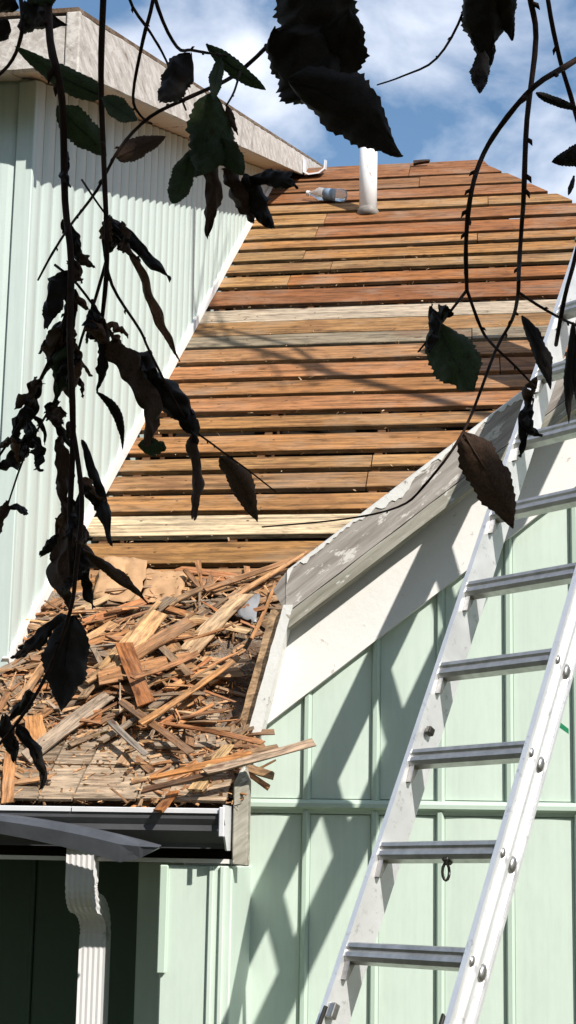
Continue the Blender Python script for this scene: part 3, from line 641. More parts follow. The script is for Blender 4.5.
# chimney beyond the right edge of the view, whose shadow falls on the boards
chc = roofray(468, 348)+Vector((.97, -1.0, 1.22))*.88; CHX, CHY, CHZ = chc.x+.02, chc.y, chc.z+.06
ch = MB(); ch.box(CHX-.15, CHX+.15, CHY-.15, CHY+.15, 3.9, CHZ); cho = ch.build('chimney', M['brick'], house)
ch = MB(); ch.box(CHX-.18, CHX+.18, CHY-.18, CHY+.18, CHZ+.002, CHZ+.08); ch.build('chimney_cap', M['felt'], cho)
BIG = [  # ends in the photo, width, heights above the roof, colour, tilt of the face, label
    ((143, 792), (275, 757), .035, .10, .13, (110, 80, 58), 'long dark-edged shingle strip jutting past the gutter end'),
    ((205, 772), (314, 742), .060, .13, .165, (196, 168, 142), 'pale pointed shingle sticking out over the green wall'),
    ((150, 778), (252, 758), .07, .07, .10, (204, 140, 84), 'orange shingle under the dark-edged strip at the eave corner'),
    ((26, 757), (116, 684), .075, .05, .07, (178, 156, 134), 'long grey split shingle slanting up behind the black curled leaf'),
    ((33, 716), (36, 748), .085, .06, .05, (206, 146, 92), 'square tan shingle butt at the left end of the pile'),
    ((10, 752), (6, 803), .05, .05, .03, (196, 140, 92), 'tan shingle piece hanging over the gutter at the far left'),
    ((124, 645), (152, 704), .085, .14, .10, (164, 104, 60), 'brown wedge of shingle standing up in the middle of the pile'),
    ((134, 672), (141, 704), .045, .10, .08, (190, 166, 136), 'pale grey slat leaning against the brown wedge'),
    ((172, 668), (246, 592), .10, .07, .08, (206, 172, 134), 'broad pale split shingle lying near the white return board'),
    ((140, 726), (238, 658), .030, .10, .11, (196, 142, 92), 'long thin stick lying across the middle of the pile'),
    ((146, 632), (190, 676), .040, .10, .11, (160, 128, 98), 'grey-brown batten with a dark end below the tan paper'),
    ((252, 641), (276, 584), .045, .05, .05, (196, 140, 92), 'narrow tan strip lying beside the white return board'),
    ((100, 668), (160, 600), .030, .10, .10, (204, 160, 112), 'thin tan stick crossing the top left of the pile'),
    ((60, 655), (160, 618), .045, .07, .09, (188, 132, 86), 'long brown sliver behind the black drooping leaf'),
    ((228, 600), (305, 552), .045, .05, .06, (200, 150, 104), 'long strip leading up to the foot of the grey barge board'),
    ((205, 590), (300, 556), .040, .06, .06, (176, 130, 92), 'brown strip lying under the barge board foot'),
    ((185, 571), (205, 592), .030, .06, .05, (150, 108, 74), 'short dark sliver at the top of the pile beside the paper'),
    ((198, 562), (201, 590), .035, .08, .05, (168, 120, 82), 'small upright sliver at the top of the pile'),
    ((110, 722), (145, 756), .030, .09, .08, (150, 138, 126), 'short grey stub lying on the old shingles'),
    ((120, 700), (190, 752), .035, .09, .09, (150, 108, 76), 'brown stick slanting down towards the eave'),
    ((165, 722), (262, 742), .040, .08, .09, (182, 120, 74), 'reddish strip lying level above the eave corner'),
    ((195, 790), (232, 745), .055, .10, .08, (216, 176, 126), 'bright fresh-split shingle near the gutter end'),
    ((158, 812), (172, 792), .045, .06, .04, (186, 118, 66), 'small orange chip hanging over the gutter lip'),
    ((20, 700), (62, 640), .045, .08, .08, (196, 148, 104), 'tan shingle leaning on the white cheek wall'),
    ((62, 640), (66, 612), .035, .07, .10, (206, 150, 96), 'small upright tan shingle against the white cheek wall'),
]
for k, (a, b, wd, ha, hb, c, lb) in enumerate(BIG):
    A, B = roofray(*a, ha), roofray(*b, hb); d = B-A
    me = splinter_mesh(d.length, wd*.82, .009, 900+k, .9 if 'pointed' in lb or 'strip' in lb or 'sliver' in lb else .5)
    o = obj('shingle_piece', me, M['shingle'], None, lin(*c, .72)); nr = (SLN+Vector((RND.uniform(-.25, .25), RND.uniform(-.5, .1), 0))).normalized()
    if 'wedge' in lb or 'square' in lb: nr = Vector((.25, -.8, .35)).normalized()
    place(o, (A+B)/2, d, nr); tag(o, lb, 'shingle', 'torn-off shingle pieces heaped on the eave')
var = [splinter_mesh(RND.uniform(.12, .38), RND.choice((RND.uniform(.010, .024), RND.uniform(.012, .03), RND.uniform(.02, .045), RND.uniform(.035, .075))), RND.uniform(.006, .011), s_, RND.choice((.4, .8, 1.0))) for s_ in range(26)]
smallv = [splinter_mesh(RND.uniform(.05, .14), RND.uniform(.008, .03), RND.uniform(.004, .008), 300+s_, 1.0) for s_ in range(18)]
for v in var+smallv: v.materials.append(M['shingle'])
def tone(c):
    return {(196, 140, 90): 'tan', (184, 122, 72): 'warm brown', (206, 158, 112): 'light tan', (170, 110, 68): 'brown', (150, 100, 66): 'dull brown', (190, 150, 112): 'buff', (172, 142, 114): 'grey-brown', (200, 130, 76): 'orange', (132, 90, 60): 'dark brown', (212, 178, 136): 'pale', (178, 104, 54): 'reddish', (154, 142, 130): 'grey', (124, 108, 94): 'dark grey', (168, 134, 104): 'dusty tan'}[c]
def zone(px, py):
    h_ = 'by the white cheek wall' if px < 60 else 'left in the heap' if px < 120 else 'mid heap' if px < 180 else 'right in the heap' if px < 230 else 'beside the white return board'
    return h_+(', near the bare boards' if py < 635 else ', halfway down' if py < 705 else ', close to the gutter')
def tan(c):
    m_ = lin(186, 148, 112, .78); return [a*.68+b*.32 for a, b in zip(c, m_)]
def pile_h(px, py):
    a = math.exp(-((px-150)/85)**2-((py-660)/62)**2)
    return .02+.11*a
n = 0
while n < 285:
    px, py = RND.uniform(-10, 285), RND.uniform(572, 788)
    if px < 75-(py-560)*.62: continue
    if px > 282-(py-600)*.16 - 12: continue
    if 30 < px < 140 and py > 742 and RND.random() < .85: continue
    if 205 < px < 262 and 635 < py < 735 and RND.random() < .9: continue
    if py < 605 and px < 175 and RND.random() < .85: continue
    h = pile_h(px, py)*RND.uniform(.2, 1.0)
    o = obj('shingle_piece', RND.choice(var), None, None, None); c = RND.choice(DC); j = RND.uniform(.8, 1.1); o.color = lin(c[0]*j, c[1]*j, c[2]*j*.98, .78); o.color = tan(o.color)
    ang = RND.gauss(.35, .55) if RND.random() < .7 else RND.uniform(0, math.pi)
    d = Vector((math.cos(ang), 0, 0))+SLU*math.sin(ang)+SLN*RND.uniform(-.18, .22)
    place(o, roofray(px, py, h), d, (SLN+Vector((RND.uniform(-.5, .5), RND.uniform(-.6, .3), RND.uniform(-.2, .3)))).normalized())
    tag(o, f'{tone(c)} shingle splinter lying {zone(px, py)}', 'shingle', 'loose splinters in the shingle heap'); n += 1
n = 0
while n < 210:
    px, py = RND.uniform(0, 282), RND.uniform(600, 800)
    if px < 75-(py-560)*.62 or px > 272-(py-600)*.16: continue
    if 30 < px < 140 and py > 735 and RND.random() < .9: continue
    if 205 < px < 262 and 635 < py < 715 and RND.random() < .8: continue
    h = pile_h(px, py)*RND.uniform(.2, .9)+.012
    o = obj('shingle_chip', RND.choice(smallv), None, None, None); c = RND.choice(DC); j = RND.uniform(.75, 1.1); o.color = lin(c[0]*j, c[1]*j, c[2]*j*.98, .78); o.color = tan(o.color)
    ang = RND.uniform(0, math.pi); d = Vector((math.cos(ang), 0, 0))+SLU*math.sin(ang)+SLN*RND.uniform(-.3, .3)
    place(o, roofray(px, py, h), d, (SLN+Vector((RND.uniform(-.6, .6), RND.uniform(-.6, .3), 0))).normalized())
    tag(o, f'small {tone(c)} shingle chip {zone(px, py)}', 'shingle chip', 'small chips in the shingle heap'); n += 1
# crumbs: too many to count
cr = MB()
def sliver(p, ln):
    a_ = RND.gauss(.5, .9); d = (Vector((math.cos(a_), 0, 0))+SLU*math.sin(a_)+SLN*RND.uniform(-.35, .35)).normalized()*ln; w_ = d.cross(SLN+Vector((RND.uniform(-.6, .6), 0, 0))).normalized()*ln*RND.uniform(.05, .14); u_ = SLN*ln*.05
    cr.add([p-d-w_, p+d-w_*.3, p+d+w_*.3, p-d+w_, p-d*.8+u_, p+d*.8+u_*.5], [(0, 1, 5, 4), (3, 4, 5, 2), (1, 2, 5), (0, 4, 3), (0, 3, 2, 1)])
def crumb(p, s_):
    a = [Vector((RND.uniform(-1, 1), RND.uniform(-1, 1), RND.uniform(-.6, .6))).normalized()*s_*RND.uniform(.5, 1.3) for _ in range(2)]
    b = a[0].cross(a[1]).normalized()*s_*.25
    ax = a[0]*2.2; ay = a[1]*.6
    cr.add([p-ax-ay, p+ax-ay, p+ax*.8+ay, p-ax+ay, p+b], [(0, 1, 2, 3), (0, 1, 4), (1, 2, 4), (2, 3, 4), (3, 0, 4)])
n = 0
while n < 3200:
    px, py = RND.uniform(-5, 284), RND.uniform(575, 803)
    if px < 75-(py-560)*.62 or px > 278-(py-600)*.17: continue
    crumb(roofray(px, py, RND.uniform(.006, .02)+pile_h(px, py)*RND.uniform(0, .5)), RND.choice((.003, .004, .006, .010))); n += 1
    if n % 9 == 0 and not (30 < px < 140 and py > 735 or 200 < px and 630 < py < 735 or n % 2): sliver(roofray(px, py, .012+pile_h(px, py)*RND.uniform(.1, 1.0)), RND.uniform(.015, .07))
cro = cr.build('shingle_crumbs', M['shingle'], color=lin(196, 150, 108, .9)); tag(cro, 'fine shingle crumbs and dust strewn over the lower roof', kind='stuff')
cr = MB()
for i in range(420):                                     # slivers caught along the edges of the sheathing boards
    yy = RND.choice(ROWS[8:26])+RND.uniform(.0, .05); x = RND.uniform(-1.75, .5); crumb(roofpt(x, yy, .004), RND.choice((.003, .004, .006)))
tag(cr.build('shingle_slivers', M['shingle'], color=lin(214, 178, 138, .85)), 'tiny pale slivers caught in the gaps of the roof boards', kind='stuff')
# tan building paper torn at the top of the heap
def sheet(name, pix, lab, cat, mat, h0, wav, nx=14, ny=8, col_=None):
    mb = MB(); (a, b, c, d) = pix
    for j in range(ny+1):
        for i in range(nx+1):
            s_, t_ = i/nx, j/ny
            px = (a[0]*(1-s_)+b[0]*s_)*(1-t_)+(d[0]*(1-s_)+c[0]*s_)*t_+3*mnoise.noise((s_*6, t_*6, h0*90)); py = (a[1]*(1-s_)+b[1]*s_)*(1-t_)+(d[1]*(1-s_)+c[1]*s_)*t_+3*mnoise.noise((s_*6+9, t_*6, h0*90))
            mb.v.append(tuple(roofray(px, py, h0+wav*mnoise.noise((s_*4, t_*3, h0*50))+wav*.6)))
    mb.f = [(j*(nx+1)+i, j*(nx+1)+i+1, (j+1)*(nx+1)+i+1, (j+1)*(nx+1)+i) for j in range(ny) for i in range(nx)]
    o = mb.build(name, mat, smooth=True); so_ = o.modifiers.new('s', 'SOLIDIFY'); so_.thickness = .0015
    return tag(o, lab, cat)
sheet('building_paper', ((104, 556), (148, 560), (140, 604), (92, 598)), 'curled tan building paper at the upper left of the heap', 'paper', M['paper'], .03, .03)
sheet('building_paper', ((146, 570), (188, 572), (180, 600), (142, 602)), 'flat tan building paper sheet above the middle of the heap', 'paper', M['paper'], .02, .018)
sheet('plastic_scrap', ((236, 598), (260, 594), (256, 622), (238, 618)), 'small pale grey plastic scrap among the shingles near the white return board', 'scrap', M['bag'], .05, .008, 6, 5)
# scrap of wood on the ridge
A = Vector((-.50, 12.16, RZ(12.18)+.03)); o = obj('wood_scrap', splinter_mesh(.15, .05, .03, 77, .3), M['shingle'], None, lin(60, 46, 40)); place(o, A, Vector((1, 0, .1)), UZ); tag(o, 'small dark scrap of wood lying on the ridge', 'scrap')

# ------------------------------------------------------------------ the tree whose hanging twigs cross the view
tree = thing('tree', (2.3, -1.3, 0), 'tree with withered leaves whose dangling twigs hang in front of the house', 'tree')
tr = MB(); tr.tube([(2.3, -1.3, 0), (2.28, -1.25, .8), (2.2, -1.1, 2.0), (2.0, -.8, 3.2), (1.7, -.4, 4.2)], [.20, .16, .13, .10, .06], 12); tr.build('trunk', M['trunk'], tree, True)
lm = MB(); lm.tube([(2.05, -.85, 3.05), (1.5, .2, 3.55), (.95, .95, 3.62), (.35, 1.3, 3.45), (-.2, 1.35, 3.35), (-.75, 1.4, 3.35)], [.08, .055, .04, .026, .018, .010], 9)
lm.tube([(1.5, .2, 3.55), (1.2, .4, 3.9), (.8, .6, 4.1)], [.04, .03, .012], 8); lm.tube([(1.7, -.4, 4.2), (.6, -.6, 5.2), (-.9, -.8, 5.9), (-2.6, -.9, 6.4), (-4.4, -1, 6.7)], [.07, .06, .05, .035, .012], 8); lm.build('limb', M['trunk'], tree, True)
cw = MB(); rc = random.Random(3)
for i in range(6500):
    while True:
        q = Vector((rc.uniform(-1, 1), rc.uniform(-1, 1), rc.uniform(-1, 1)))
        if q.length < 1 and mnoise.noise(q*2.2) > -.28: break
    p = Vector((1.55, -.45, 4.42))+Vector((q.x*1.2, q.y*.85, q.z*.95)); a = Vector((rc.gauss(0, 1), rc.gauss(0, 1), rc.gauss(0, 1))).normalized(); b = a.orthogonal().normalized(); s_ = rc.uniform(.03, .055)
    cw.add([p-a*s_, p+b*s_*.5, p+a*s_*1.2, p-b*s_*.5], [(0, 1, 2, 3)])
for i in range(6500):                                   # extra unseen crown over the photographer, added to block sky light from the walls
    while True:
        q = Vector((rc.uniform(-1, 1), rc.uniform(-1, 1), rc.uniform(-1, 1)))
        if q.length < 1 and mnoise.noise(q*2.6+Vector((4, 0, 0))) > -.25: break
    p = Vector((-2.2, -.9, 6.4))+Vector((q.x*3.5, q.y*2.2, q.z*1.6)); a = Vector((rc.gauss(0, 1), rc.gauss(0, 1), rc.gauss(0, 1))).normalized(); b = a.orthogonal().normalized(); s_ = rc.uniform(.06, .11)
    cw.add([p-a*s_, p+b*s_*.5, p+a*s_*1.2, p-b*s_*.5], [(0, 1, 2, 3)])
cw.build('crown', M['crown'], tree)
DEP = 1.30
def twig(pts, r0_, r1_, dz=0):
    P = []; n = len(pts)
    for i in range(n-1):
        for k in range(4):
            t_ = k/4; p0_, p1_, p2_, p3_ = pts[max(0, i-1)], pts[i], pts[i+1], pts[min(n-1, i+2)]
            P.append(tuple(.5*((2*p1_[c])+(-p0_[c]+p2_[c])*t_+(2*p0_[c]-5*p1_[c]+4*p2_[c]-p3_[c])*t_**2+(-p0_[c]+3*p1_[c]-3*p2_[c]+p3_[c])*t_**3) for c in (0, 1)))
    P.append(pts[-1]); m_ = len(P); sd = RND.uniform(0, 50)
    V = [at(x, y_, DEP+dz+.10*mnoise.noise((i*.13, sd, 0))) for i, (x, y_) in enumerate(P)]
    R = [(r0_+(r1_-r0_)*i/m_)*(1+.28*max(0, mnoise.noise((i*.9, sd, 3)))) for i in range(m_)]
    mb = MB(); mb.tube(V, R, 7)
    for i in range(3, m_-1):                              # buds and leaf scars
        if RND.random() < .22:
            t = (V[i+1]-V[i-1]).normalized(); sd_ = t.cross(Vector((RND.gauss(0, 1), RND.gauss(0, 1), RND.gauss(0, 1)))).normalized()
            mb.tube([V[i], V[i]+sd_*R[i]*1.8+t*R[i]*1.2, V[i]+sd_*R[i]*2.4+t*R[i]*3], [R[i]*.9, R[i]*.8, R[i]*.15], 6)
    return mb.build('branch', M['bark'], tree, True)
def leaf(parent, base, tip, wpx, mat, dz=0, fold=.5, curl=.3, crumple=.0, bend=0, seed=None, holes=0):
    """toothed leaf from base to tip pixel; arched across, curled and twisted along its length, ragged and rolled up when dead"""
    if crumple >= .4: crumple *= 1.3; wpx *= .86
    rr = random.Random(seed if seed is not None else RND.random()); nL, nW = (60, 18) if holes else (45, 10)
    A, B = at(*base, DEP+dz+rr.uniform(-.015, .015)), at(*tip, DEP+dz+rr.uniform(-.04, .04)); ax = B-A; Ln = ax.length; ax.normalize()
    view = (((A+B)/2)-CAM).normalized(); sd = ax.cross(view).normalized(); nr = sd.cross(ax).normalized()
    if nr.dot(view) > 0: nr = -nr
    W = wpx/FPX*DEP*(1+.35*crumple); V = []; F = []; ph = rr.uniform(0, 99)
    roll = .35+fold*.8+crumple*2.4*rr.uniform(.5, 1); tw = rr.uniform(-1, 1)*(.25+1.7*crumple); bx = bend+rr.uniform(-1, 1)*(.03+.10*crumple)
    teeth = [[(.5+.5*rr.random())*(1 if i % 3 == 0 else .45 if i % 3 == 1 else 0) for i in range(nL+1)] for _ in range(2)]
    peak = rr.uniform(.62, .95)
    for i in range(nL+1):
        s_ = i/nL
        wprof = (math.sin(math.pi*min(1, s_**peak))**.75)*(1-.12*s_)+.012
        cx = bx*Ln*math.sin(math.pi*s_)+.03*Ln*crumple*mnoise.noise((s_*3, ph, 11))
        a2 = tw*(s_-.5)+crumple*.9*mnoise.noise((s_*2.6, ph, 5))
        rl_ = roll*(1+.5*mnoise.noise((s_*2.2, ph, 31)))
        for j in range(nW+1):
            t_ = (j/nW-.5)*2; e = 1.0
            if abs(t_) > .7:
                low = mnoise.noise((s_*4, ph, 3 if t_ < 0 else 8)); hi_ = mnoise.noise((s_*11, ph, 3 if t_ < 0 else 8))
                e = 1+.13*teeth[0 if t_ < 0 else 1][i]*(abs(t_) > .9)+(.15+.45*crumple)*low+(.05+.30*crumple)*hi_
            hw = W/2*wprof*e
            x = hw*math.sin(rl_*t_)/rl_; h = -hw*(1-math.cos(rl_*t_))/rl_*(1 if fold >= 0 else -1)
            h += curl*Ln*(s_-.35)**2*(.6 if s_ > .35 else .2) + crumple*W*.30*mnoise.noise((s_*5.2, t_*1.9, ph))+.04*W*mnoise.noise((s_*10, t_*4, ph+7))
            x += crumple*W*.18*mnoise.noise((s_*6, t_*2.2, ph+50))
            p = A+ax*(Ln*s_+crumple*W*.22*mnoise.noise((s_*4, t_*2, ph+20)))+sd*(x*math.cos(a2)-h*math.sin(a2)+cx)+nr*(h*math.cos(a2)+x*math.sin(a2))
            V.append(p)
    hl = holes
    for i in range(nL):
        for j in range(nW):
            if hl and mnoise.noise((i*.20, j*.36, ph+40)) > .66-hl: continue
            k = i*(nW+1)+j; F.append((k, k+1, k+nW+2, k+nW+1))
    mb = MB(); mb.add(V, F)
    if crumple < .3: mb.tube([V[k*(nW+1)+nW//2]+nr*-.0004 for k in (0, 9, 18, 27, 36)], [.0012, .0010, .0008, .0006, .0003], 5)
    return mb.build('leaf', M[mat], parent, True)
# --- left hanging twigs
b1 = twig([(40, -95), (47, -30), (50, 40), (62, 100), (65, 200), (71, 260), (70, 340), (73, 430), (70, 520), (72, 580)], .0040, .0024)
b2 = twig([(106, -95), (104, -20), (101, 75), (104, 165), (107, 258), (102, 320)], .0033, .0019, -.03)
b2b = twig([(103, 240), (112, 285), (140, 330), (150, 352), (186, 420), (215, 446), (248, 470), (276, 492)], .0016, .0006, -.02)
b3 = twig([(118, -80), (128, -5), (150, 32), (166, 60), (186, 110)], .0018, .0009, .04)
b3b = twig([(138, -70), (158, 8), (177, 47), (191, 50), (208, 53), (230, 56)], .0020, .0010, .02)
b4 = twig([(162, -70), (153, 0), (143, 40), (133, 95), (140, 115), (152, 124)], .0020, .0010, -.01)
b5 = twig([(330, -60), (300, 5), (275, 38), (235, 75), (190, 97), (150, 117), (120, 148), (97, 190), (70, 226), (52, 254), (38, 280)], .0024, .0009, .0)
b5b = twig([(240, 72), (234, 92), (226, 106)], .0012, .0008)
b6 = twig([(12, -60), (22, 10), (20, 40), (8, 66), (-20, 90)], .0022, .0014, .05)
b7 = twig([(72, 270), (62, 330), (40, 380), (22, 420), (-10, 470)], .0018, .0009, .02)
b7b = twig([(80, 360), (55, 400), (25, 455), (0, 530)], .0013, .0007, .03)
b8 = twig([(73, 430), (82, 500), (76, 570), (70, 612), (48, 672), (18, 722), (-20, 765)], .0024, .0013, .0)
b8b = twig([(107, 258), (95, 300), (78, 352), (73, 410)], .0018, .0010, .01)
b9 = twig([(82, 180), (104, 212), (118, 225)], .0011, .0007)
b10 = twig([(55, 265), (78, 285), (110, 330), (120, 350)], .0014, .0009, -.02)
LG, LB, LD, LR = 'leaf_green', 'leaf_brown', 'leaf_dark', 'leaf_red'
for a in [
    (b1, (103, 96), (16, 47), 27, LG, .0, .35, .1, .1), (b6, (24, 14), (63, 24), 30, LD, .03, .5, .3, .3), (b6, (18, 8), (-12, -8), 30, LD, .03, .4, .3, .3), (b6, (28, 2), (58, -6), 26, LG, .03, .4, .3, .2), (b6, (8, 20), (-6, 42), 20, LD, .03, .4, .3, .2), (b6, (20, 30), (44, 12), 20, LD, .03, .5, .2, .2),
    (b1, (57, 106), (107, 156), 34, LG, .0, .4, .2, .25), (b2, (102, 98), (139, 122), 22, LG, -.03, .3, .2, .1), (b4, (117, 158), (165, 137), 23, LB, .0, .3, .1, .12),
    (b3b, (190, 54), (158, 104), 38, LD, .02, .4, .3, .35), (b3b, (206, 44), (266, 90), 20, LG, .02, .6, .15, .1), (b3b, (221, 58), (214, 104), 15, LG, .02, .4, .2, .1),
    (b5, (214, 92), (196, 178), 50, LG, .0, .35, .1, .35), (b5, (196, 130), (208, 238), 42, LB, .01, .4, .2, .55, .05), (b5, (190, 150), (172, 205), 26, LG, .0, .3, .1, .2), (b5b, (226, 105), (238, 136), 16, LB, .0, .5, .2, .4), (b5, (222, 138), (244, 176), 26, LG, .01, .3, .2, .2), (b5, (224, 170), (252, 222), 40, LB, .02, .4, .2, .6), (b5, (244, 176), (272, 228), 34, LD, .03, .4, .2, .6), (b5, (250, 178), (300, 186), 26, LD, .03, .4, .2, .5),
    (b1, (66, 150), (70, 190), 16, LD, .0, .6, .3, .5), (b1, (62, 220), (78, 262), 22, LD, .0, .6, .3, .6), (b1, (72, 240), (94, 268), 20, LB, .0, .6, .3, .6),
    (b9, (112, 216), (170, 280), 26, LD, .0, .7, .2, .75), (b9, (128, 246), (178, 362), 24, LR, .01, .9, .15, .55, .04), (b9, (120, 222), (140, 262), 20, LB, .0, .6, .2, .6),
    (b10, (116, 338), (150, 445), 52, LB, -.02, .6, .15, .65), (b10, (150, 372), (196, 440), 46, LD, -.01, .6, .2, .6), (b10, (120, 350), (168, 392), 40, LD, .0, .5, .2, .6), (b10, (138, 445), (166, 448), 20, LG, .0, .3, .1, .3),
    (b2b, (196, 432), (193, 520), 26, LB, -.02, 1.0, .1, .45), (b2b, (221, 456), (256, 520), 30, LB, -.02, .7, .2, .25), (b10, (97, 392), (121, 450), 12, LD, .0, .6, .3, .2, .16),
    (b1, (70, 272), (48, 330), 30, LD, .0, .6, .2, .6), (b1, (76, 290), (66, 380), 34, LD, .01, .6, .2, .6), (b8b, (92, 300), (98, 392), 22, LD, .0, .8, .1, .55), (b1, (60, 330), (72, 400), 34, LB, .0, .5, .2, .6), (b7, (60, 322), (40, 352), 24, LD, .02, .6, .2, .5), (b1, (68, 345), (56, 402), 30, LG, .0, .5, .2, .5),
    (b7, (40, 386), (12, 440), 32, LD, .02, .5, .2, .6), (b7, (26, 412), (44, 452), 24, LD, .02, .5, .2, .6), (b7b, (34, 440), (-6, 470), 32, LD, .02, .6, .2, .6), (b7b, (8, 500), (-6, 538), 24, LB, .02, .6, .2, .6), (b7b, (52, 404), (74, 448), 24, LD, .02, .6, .2, .6),
    (b8, (60, 438), (66, 520), 34, LB, .0, .7, .2, .6), (b8, (70, 500), (68, 606), 56, LB, .01, .7, .2, .7), (b8, (82, 440), (112, 548), 26, LD, .0, .8, .2, .5), (b8, (76, 545), (148, 602), 20, LB, .0, .9, .15, .45), (b8, (58, 535), (40, 556), 22, LD, .0, .6, .2, .5), (b8, (84, 560), (92, 606), 26, LD, .01, .8, .2, .6),
    (b8, (74, 616), (62, 712), 50, LD, .0, .3, .15, .25), (b8, (66, 616), (14, 660), 30, LD, .0, .5, .2, .55), (b8, (52, 632), (20, 648), 20, LD, .0, .5, .2, .5), (b8, (18, 726), (44, 788), 26, LD, .0, .9, .3, .55), (b8, (4, 716), (16, 762), 26, LD, .0, .6, .3, .5), (b8, (30, 690), (6, 720), 20, LD, .0, .5, .2, .5)]:
    leaf(*a)
for tw_, pts_ in ((b1, [(66, 250), (70, 300), (70, 340), (72, 400), (72, 440), (70, 520)]), (b8, [(78, 470), (82, 500), (76, 560), (70, 612)]), (b7, [(60, 330), (40, 380), (24, 418), (5, 450)]), (b7b, [(60, 395), (40, 425), (20, 465), (5, 515)]), (b8b, [(95, 300), (85, 335), (76, 380)]), (b10, [(85, 292), (105, 322), (130, 360)]), (b9, [(104, 212), (118, 230)])):
    for k in range(13 if tw_ is b1 else 8):
        i = RND.randrange(len(pts_)-1); t_ = RND.random(); q0_ = (pts_[i][0]*(1-t_)+pts_[i+1][0]*t_, pts_[i][1]*(1-t_)+pts_[i+1][1]*t_)
        a_ = math.radians(RND.uniform(20, 160)); ln_ = RND.uniform(16, 42)
        leaf(tw_, q0_, (q0_[0]+ln_*math.cos(a_)*.8, q0_[1]+ln_*math.sin(a_)), RND.uniform(10, 24), RND.choice((LD, LD, LB, LR)), RND.uniform(-.02, .03), .7, .2, RND.uniform(.5, .9))
# --- top middle: two large leaves
leaf(b5, (276, 30), (330, 108), 92, LD, -.04, .3, .05, .32, 0, 5); leaf(b5, (300, -40), (336, 60), 90, LD, -.04, .3, .05, .3, 0, 6); leaf(b5, (288, 78), (402, 158), 62, LD, -.05, .3, .10, .27, .08, 9); leaf(b5, (350, 10), (330, 110), 58, LD, -.03, .25, .05, .2, 0, 8)
# --- right hanging twigs
c1 = twig([(700, -20), (640, 15), (576, 60), (535, 86), (500, 127), (480, 162), (470, 200), (466, 245), (467, 292)], .0030, .0018, .0)
c1a = twig([(467, 290), (450, 312), (432, 335), (418, 352)], .0016, .0007, .0)
c1b = twig([(467, 290), (481, 328), (492, 344), (515, 366), (536, 388)], .0016, .0009, .0)
c2 = twig([(522, -90), (529, -10), (536, 38), (527, 120), (524, 190), (522, 222), (519, 268), (518, 294), (512, 320), (495, 352), (464, 431), (424, 486), (398, 507), (345, 519), (262, 527)], .0030, .0006, -.02)
c2a = twig([(518, 292), (544, 309), (576, 325), (610, 330)], .0015, .0010, -.02)
c3 = twig([(540, -80), (548, 0), (560, 60), (574, 108), (590, 180), (576, 254), (565, 296), (556, 345)], .0022, .0020, .02)
c4 = twig([(480, -60), (464, 10), (437, 58), (403, 76), (377, 85)], .0016, .0006, .03)
for a in [
    (c4, (484, -30), (490, 66), 60, LD, .02, .3, .1, .3), (c4, (484, 50), (480, 94), 22, LD, .02, .4, .1, .3), (c4, (500, -20), (512, 40), 30, LD, .02, .3, .1, .3),
    (c3, (596, 150), (552, 162), 28, LD, .02, .3, .1, .1), (c3, (536, 93), (586, 112), 10, LD, .02, .5, .1, .1), (c3, (574, 176), (568, 196), 6, LD, .02, .5, .1, .1),
    (c1a, (430, 306), (428, 352), 30, LD, .0, .5, .2, .6), (c1a, (436, 322), (474, 392), 54, LG, .0, .3, .1, .2), (c1a, (446, 306), (434, 332), 20, LD, .0, .5, .2, .5),
    (c2a, (522, 316), (551, 390), 19, LD, -.02, .5, .1, .25), (c1b, (532, 384), (520, 456), 26, LD, .0, .5, .2, .75, .0, None, .22), (c1b, (536, 378), (526, 412), 22, LB, .0, .5, .2, .6, .0, None, .1), (c1b, (520, 420), (540, 436), 18, LD, .0, .5, .2, .6),
    (c2, (462, 432), (513, 528), 40, LB, -.02, .25, .05, .22, .05), (c2a, (573, 322), (568, 424), 14, LD, -.02, .7, .1, .3), (c2a, (580, 330), (577, 400), 14, LD, -.02, .7, .1, .3)]:
    leaf(*a)

# ------------------------------------------------------------------ a tall bare tree to the right, its limbs shade the roof
tt = thing('bare_tree', (7.4, .4, 0), 'tall bare tree standing right of the house outside the view', 'tree')
mb = MB(); mb.tube([(7.4, .4, 0), (7.35, .45, 3), (7.2, .6, 6.5), (6.9, .8, 9.5), (6.5, .95, 11)], [.26, .2, .15, .1, .07], 12); mb.build('trunk', M['trunk'], tt, True)
SH = Vector((.97, -1.0, 1.22))
def sh(px, py, t): return roofray(px, py)+SH*t
mb = MB(); T_ = 3.1
mb.tube([(6.9, .8, 9.5), (4.6, 2.6, 8.9), sh(520, 425, T_), sh(430, 398, T_), sh(330, 372, T_), sh(240, 345, T_), sh(185, 328, T_+.1), sh(120, 300, T_+.1)], [.08, .06, .046, .042, .038, .034, .030, .02], 8)
mb.tube([sh(330, 372, T_), sh(290, 345, T_+.1), sh(230, 330, T_+.2), sh(160, 318, T_+.2)], [.028, .024, .02, .01], 7)
for (a, b) in (((200, 335), (215, 260)), ((230, 342), (180, 250)), ((195, 330), (165, 280)), ((300, 362), (310, 385)), ((260, 352), (285, 392))): mb.tube([sh(*a, T_), sh((a[0]+b[0])/2+5, (a[1]+b[1])/2, T_+.1), sh(*b, T_+.1)], [.014, .010, .005], 6)
mb.build('limb', M['trunk'], tt, True)
mb = MB(); rc = random.Random(11)
for i in range(50):
    px, py = rc.uniform(190, 330), rc.uniform(325, 385)
    if rc.random() < .5: py = 345+(px-240)*.29+rc.uniform(-10, 14)
    p = sh(px, py, T_); a = Vector((rc.gauss(0, 1), rc.gauss(0, 1), rc.gauss(0, 1))).normalized(); b = a.orthogonal().normalized(); s_ = rc.uniform(.03, .05)
    mb.add([p-a*s_, p+b*s_*.5, p+a*s_*1.2, p-b*s_*.5], [(0, 1, 2, 3)])
mb.build('leaves', M['crown'], tt)

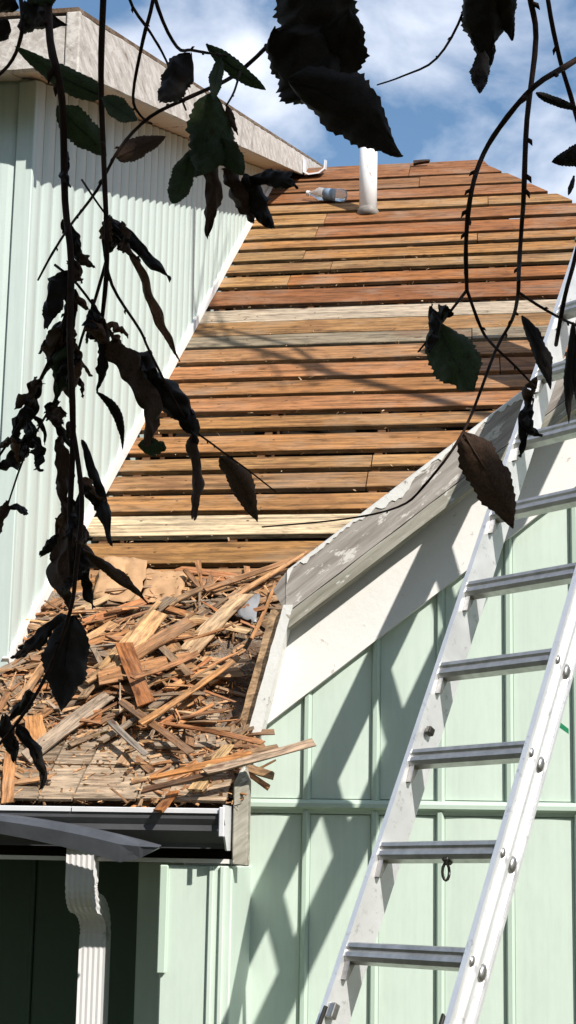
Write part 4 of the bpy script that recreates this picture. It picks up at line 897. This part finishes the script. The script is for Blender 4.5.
# ------------------------------------------------------------------ unseen trees added behind and right of the view to block sky light
def blocker_tree(x, y, h, r, lab, seed):
    t = thing('blocker_tree', (x, y, 0), lab, 'tree', 'unseen trees added to block sky light'); rc = random.Random(seed)
    mb = MB(); mb.tube([(x, y, 0), (x+.05, y, h*.3), (x-.05, y+.1, h*.6), (x, y, h*.85)], [.22, .17, .12, .04], 10)
    for k in range(5):
        a = rc.uniform(0, 6.28); mb.tube([(x, y, h*(.25+.1*k)), (x+math.cos(a)*r*.4, y+math.sin(a)*r*.3, h*(.35+.1*k)), (x+math.cos(a)*r*.8, y+math.sin(a)*r*.6, h*(.42+.1*k))], [.09, .06, .02], 7)
    mb.build('trunk', M['trunk'], t, True)
    cw = MB()
    for i in range(2600):
        while True:
            q = Vector((rc.uniform(-1, 1), rc.uniform(-1, 1), rc.uniform(-1, 1)))
            if q.length < 1 and mnoise.noise(q*2.5+Vector((seed, 0, 0))) > -.25: break
        p = Vector((x+q.x*r, y+q.y*r*.8, h*.53+q.z*h*.47)); a = Vector((rc.gauss(0, 1), rc.gauss(0, 1), rc.gauss(0, 1))).normalized(); b = a.orthogonal().normalized(); s_ = rc.uniform(.10, .19)
        cw.add([p-a*s_, p+b*s_*.55, p+a*s_*1.2, p-b*s_*.55], [(0, 1, 2, 3)])
    cw.build('crown', M['crown'], t)
for k, (x, y, h, r, lab) in enumerate(((-8.5, -2.5, 10, 2.8, 'unseen leafy sky-blocking tree added far left behind the photographer'), (-4.6, -4.8, 10.4, 2.9, 'unseen leafy sky-blocking tree added left behind the photographer'), (-.4, -5.4, 10.5, 2.9, 'unseen leafy sky-blocking tree added straight behind the photographer'), (3.8, -5.6, 10, 2.8, 'unseen leafy sky-blocking tree added right behind the photographer'), (8.4, -4.8, 8.5, 2.8, 'unseen leafy sky-blocking tree added far right behind the photographer'),
        (8.2, 4.2, 9.0, 2.6, 'unseen leafy sky-blocking tree added right of the house beside its green wall'), (8.6, 8.6, 10.5, 2.8, 'unseen leafy sky-blocking tree added right of the house below its hip'), (8.2, 13.2, 11, 2.8, 'unseen leafy sky-blocking tree added right of the house behind the ridge'))):
    blocker_tree(x, y, h, r, lab, 20+k)
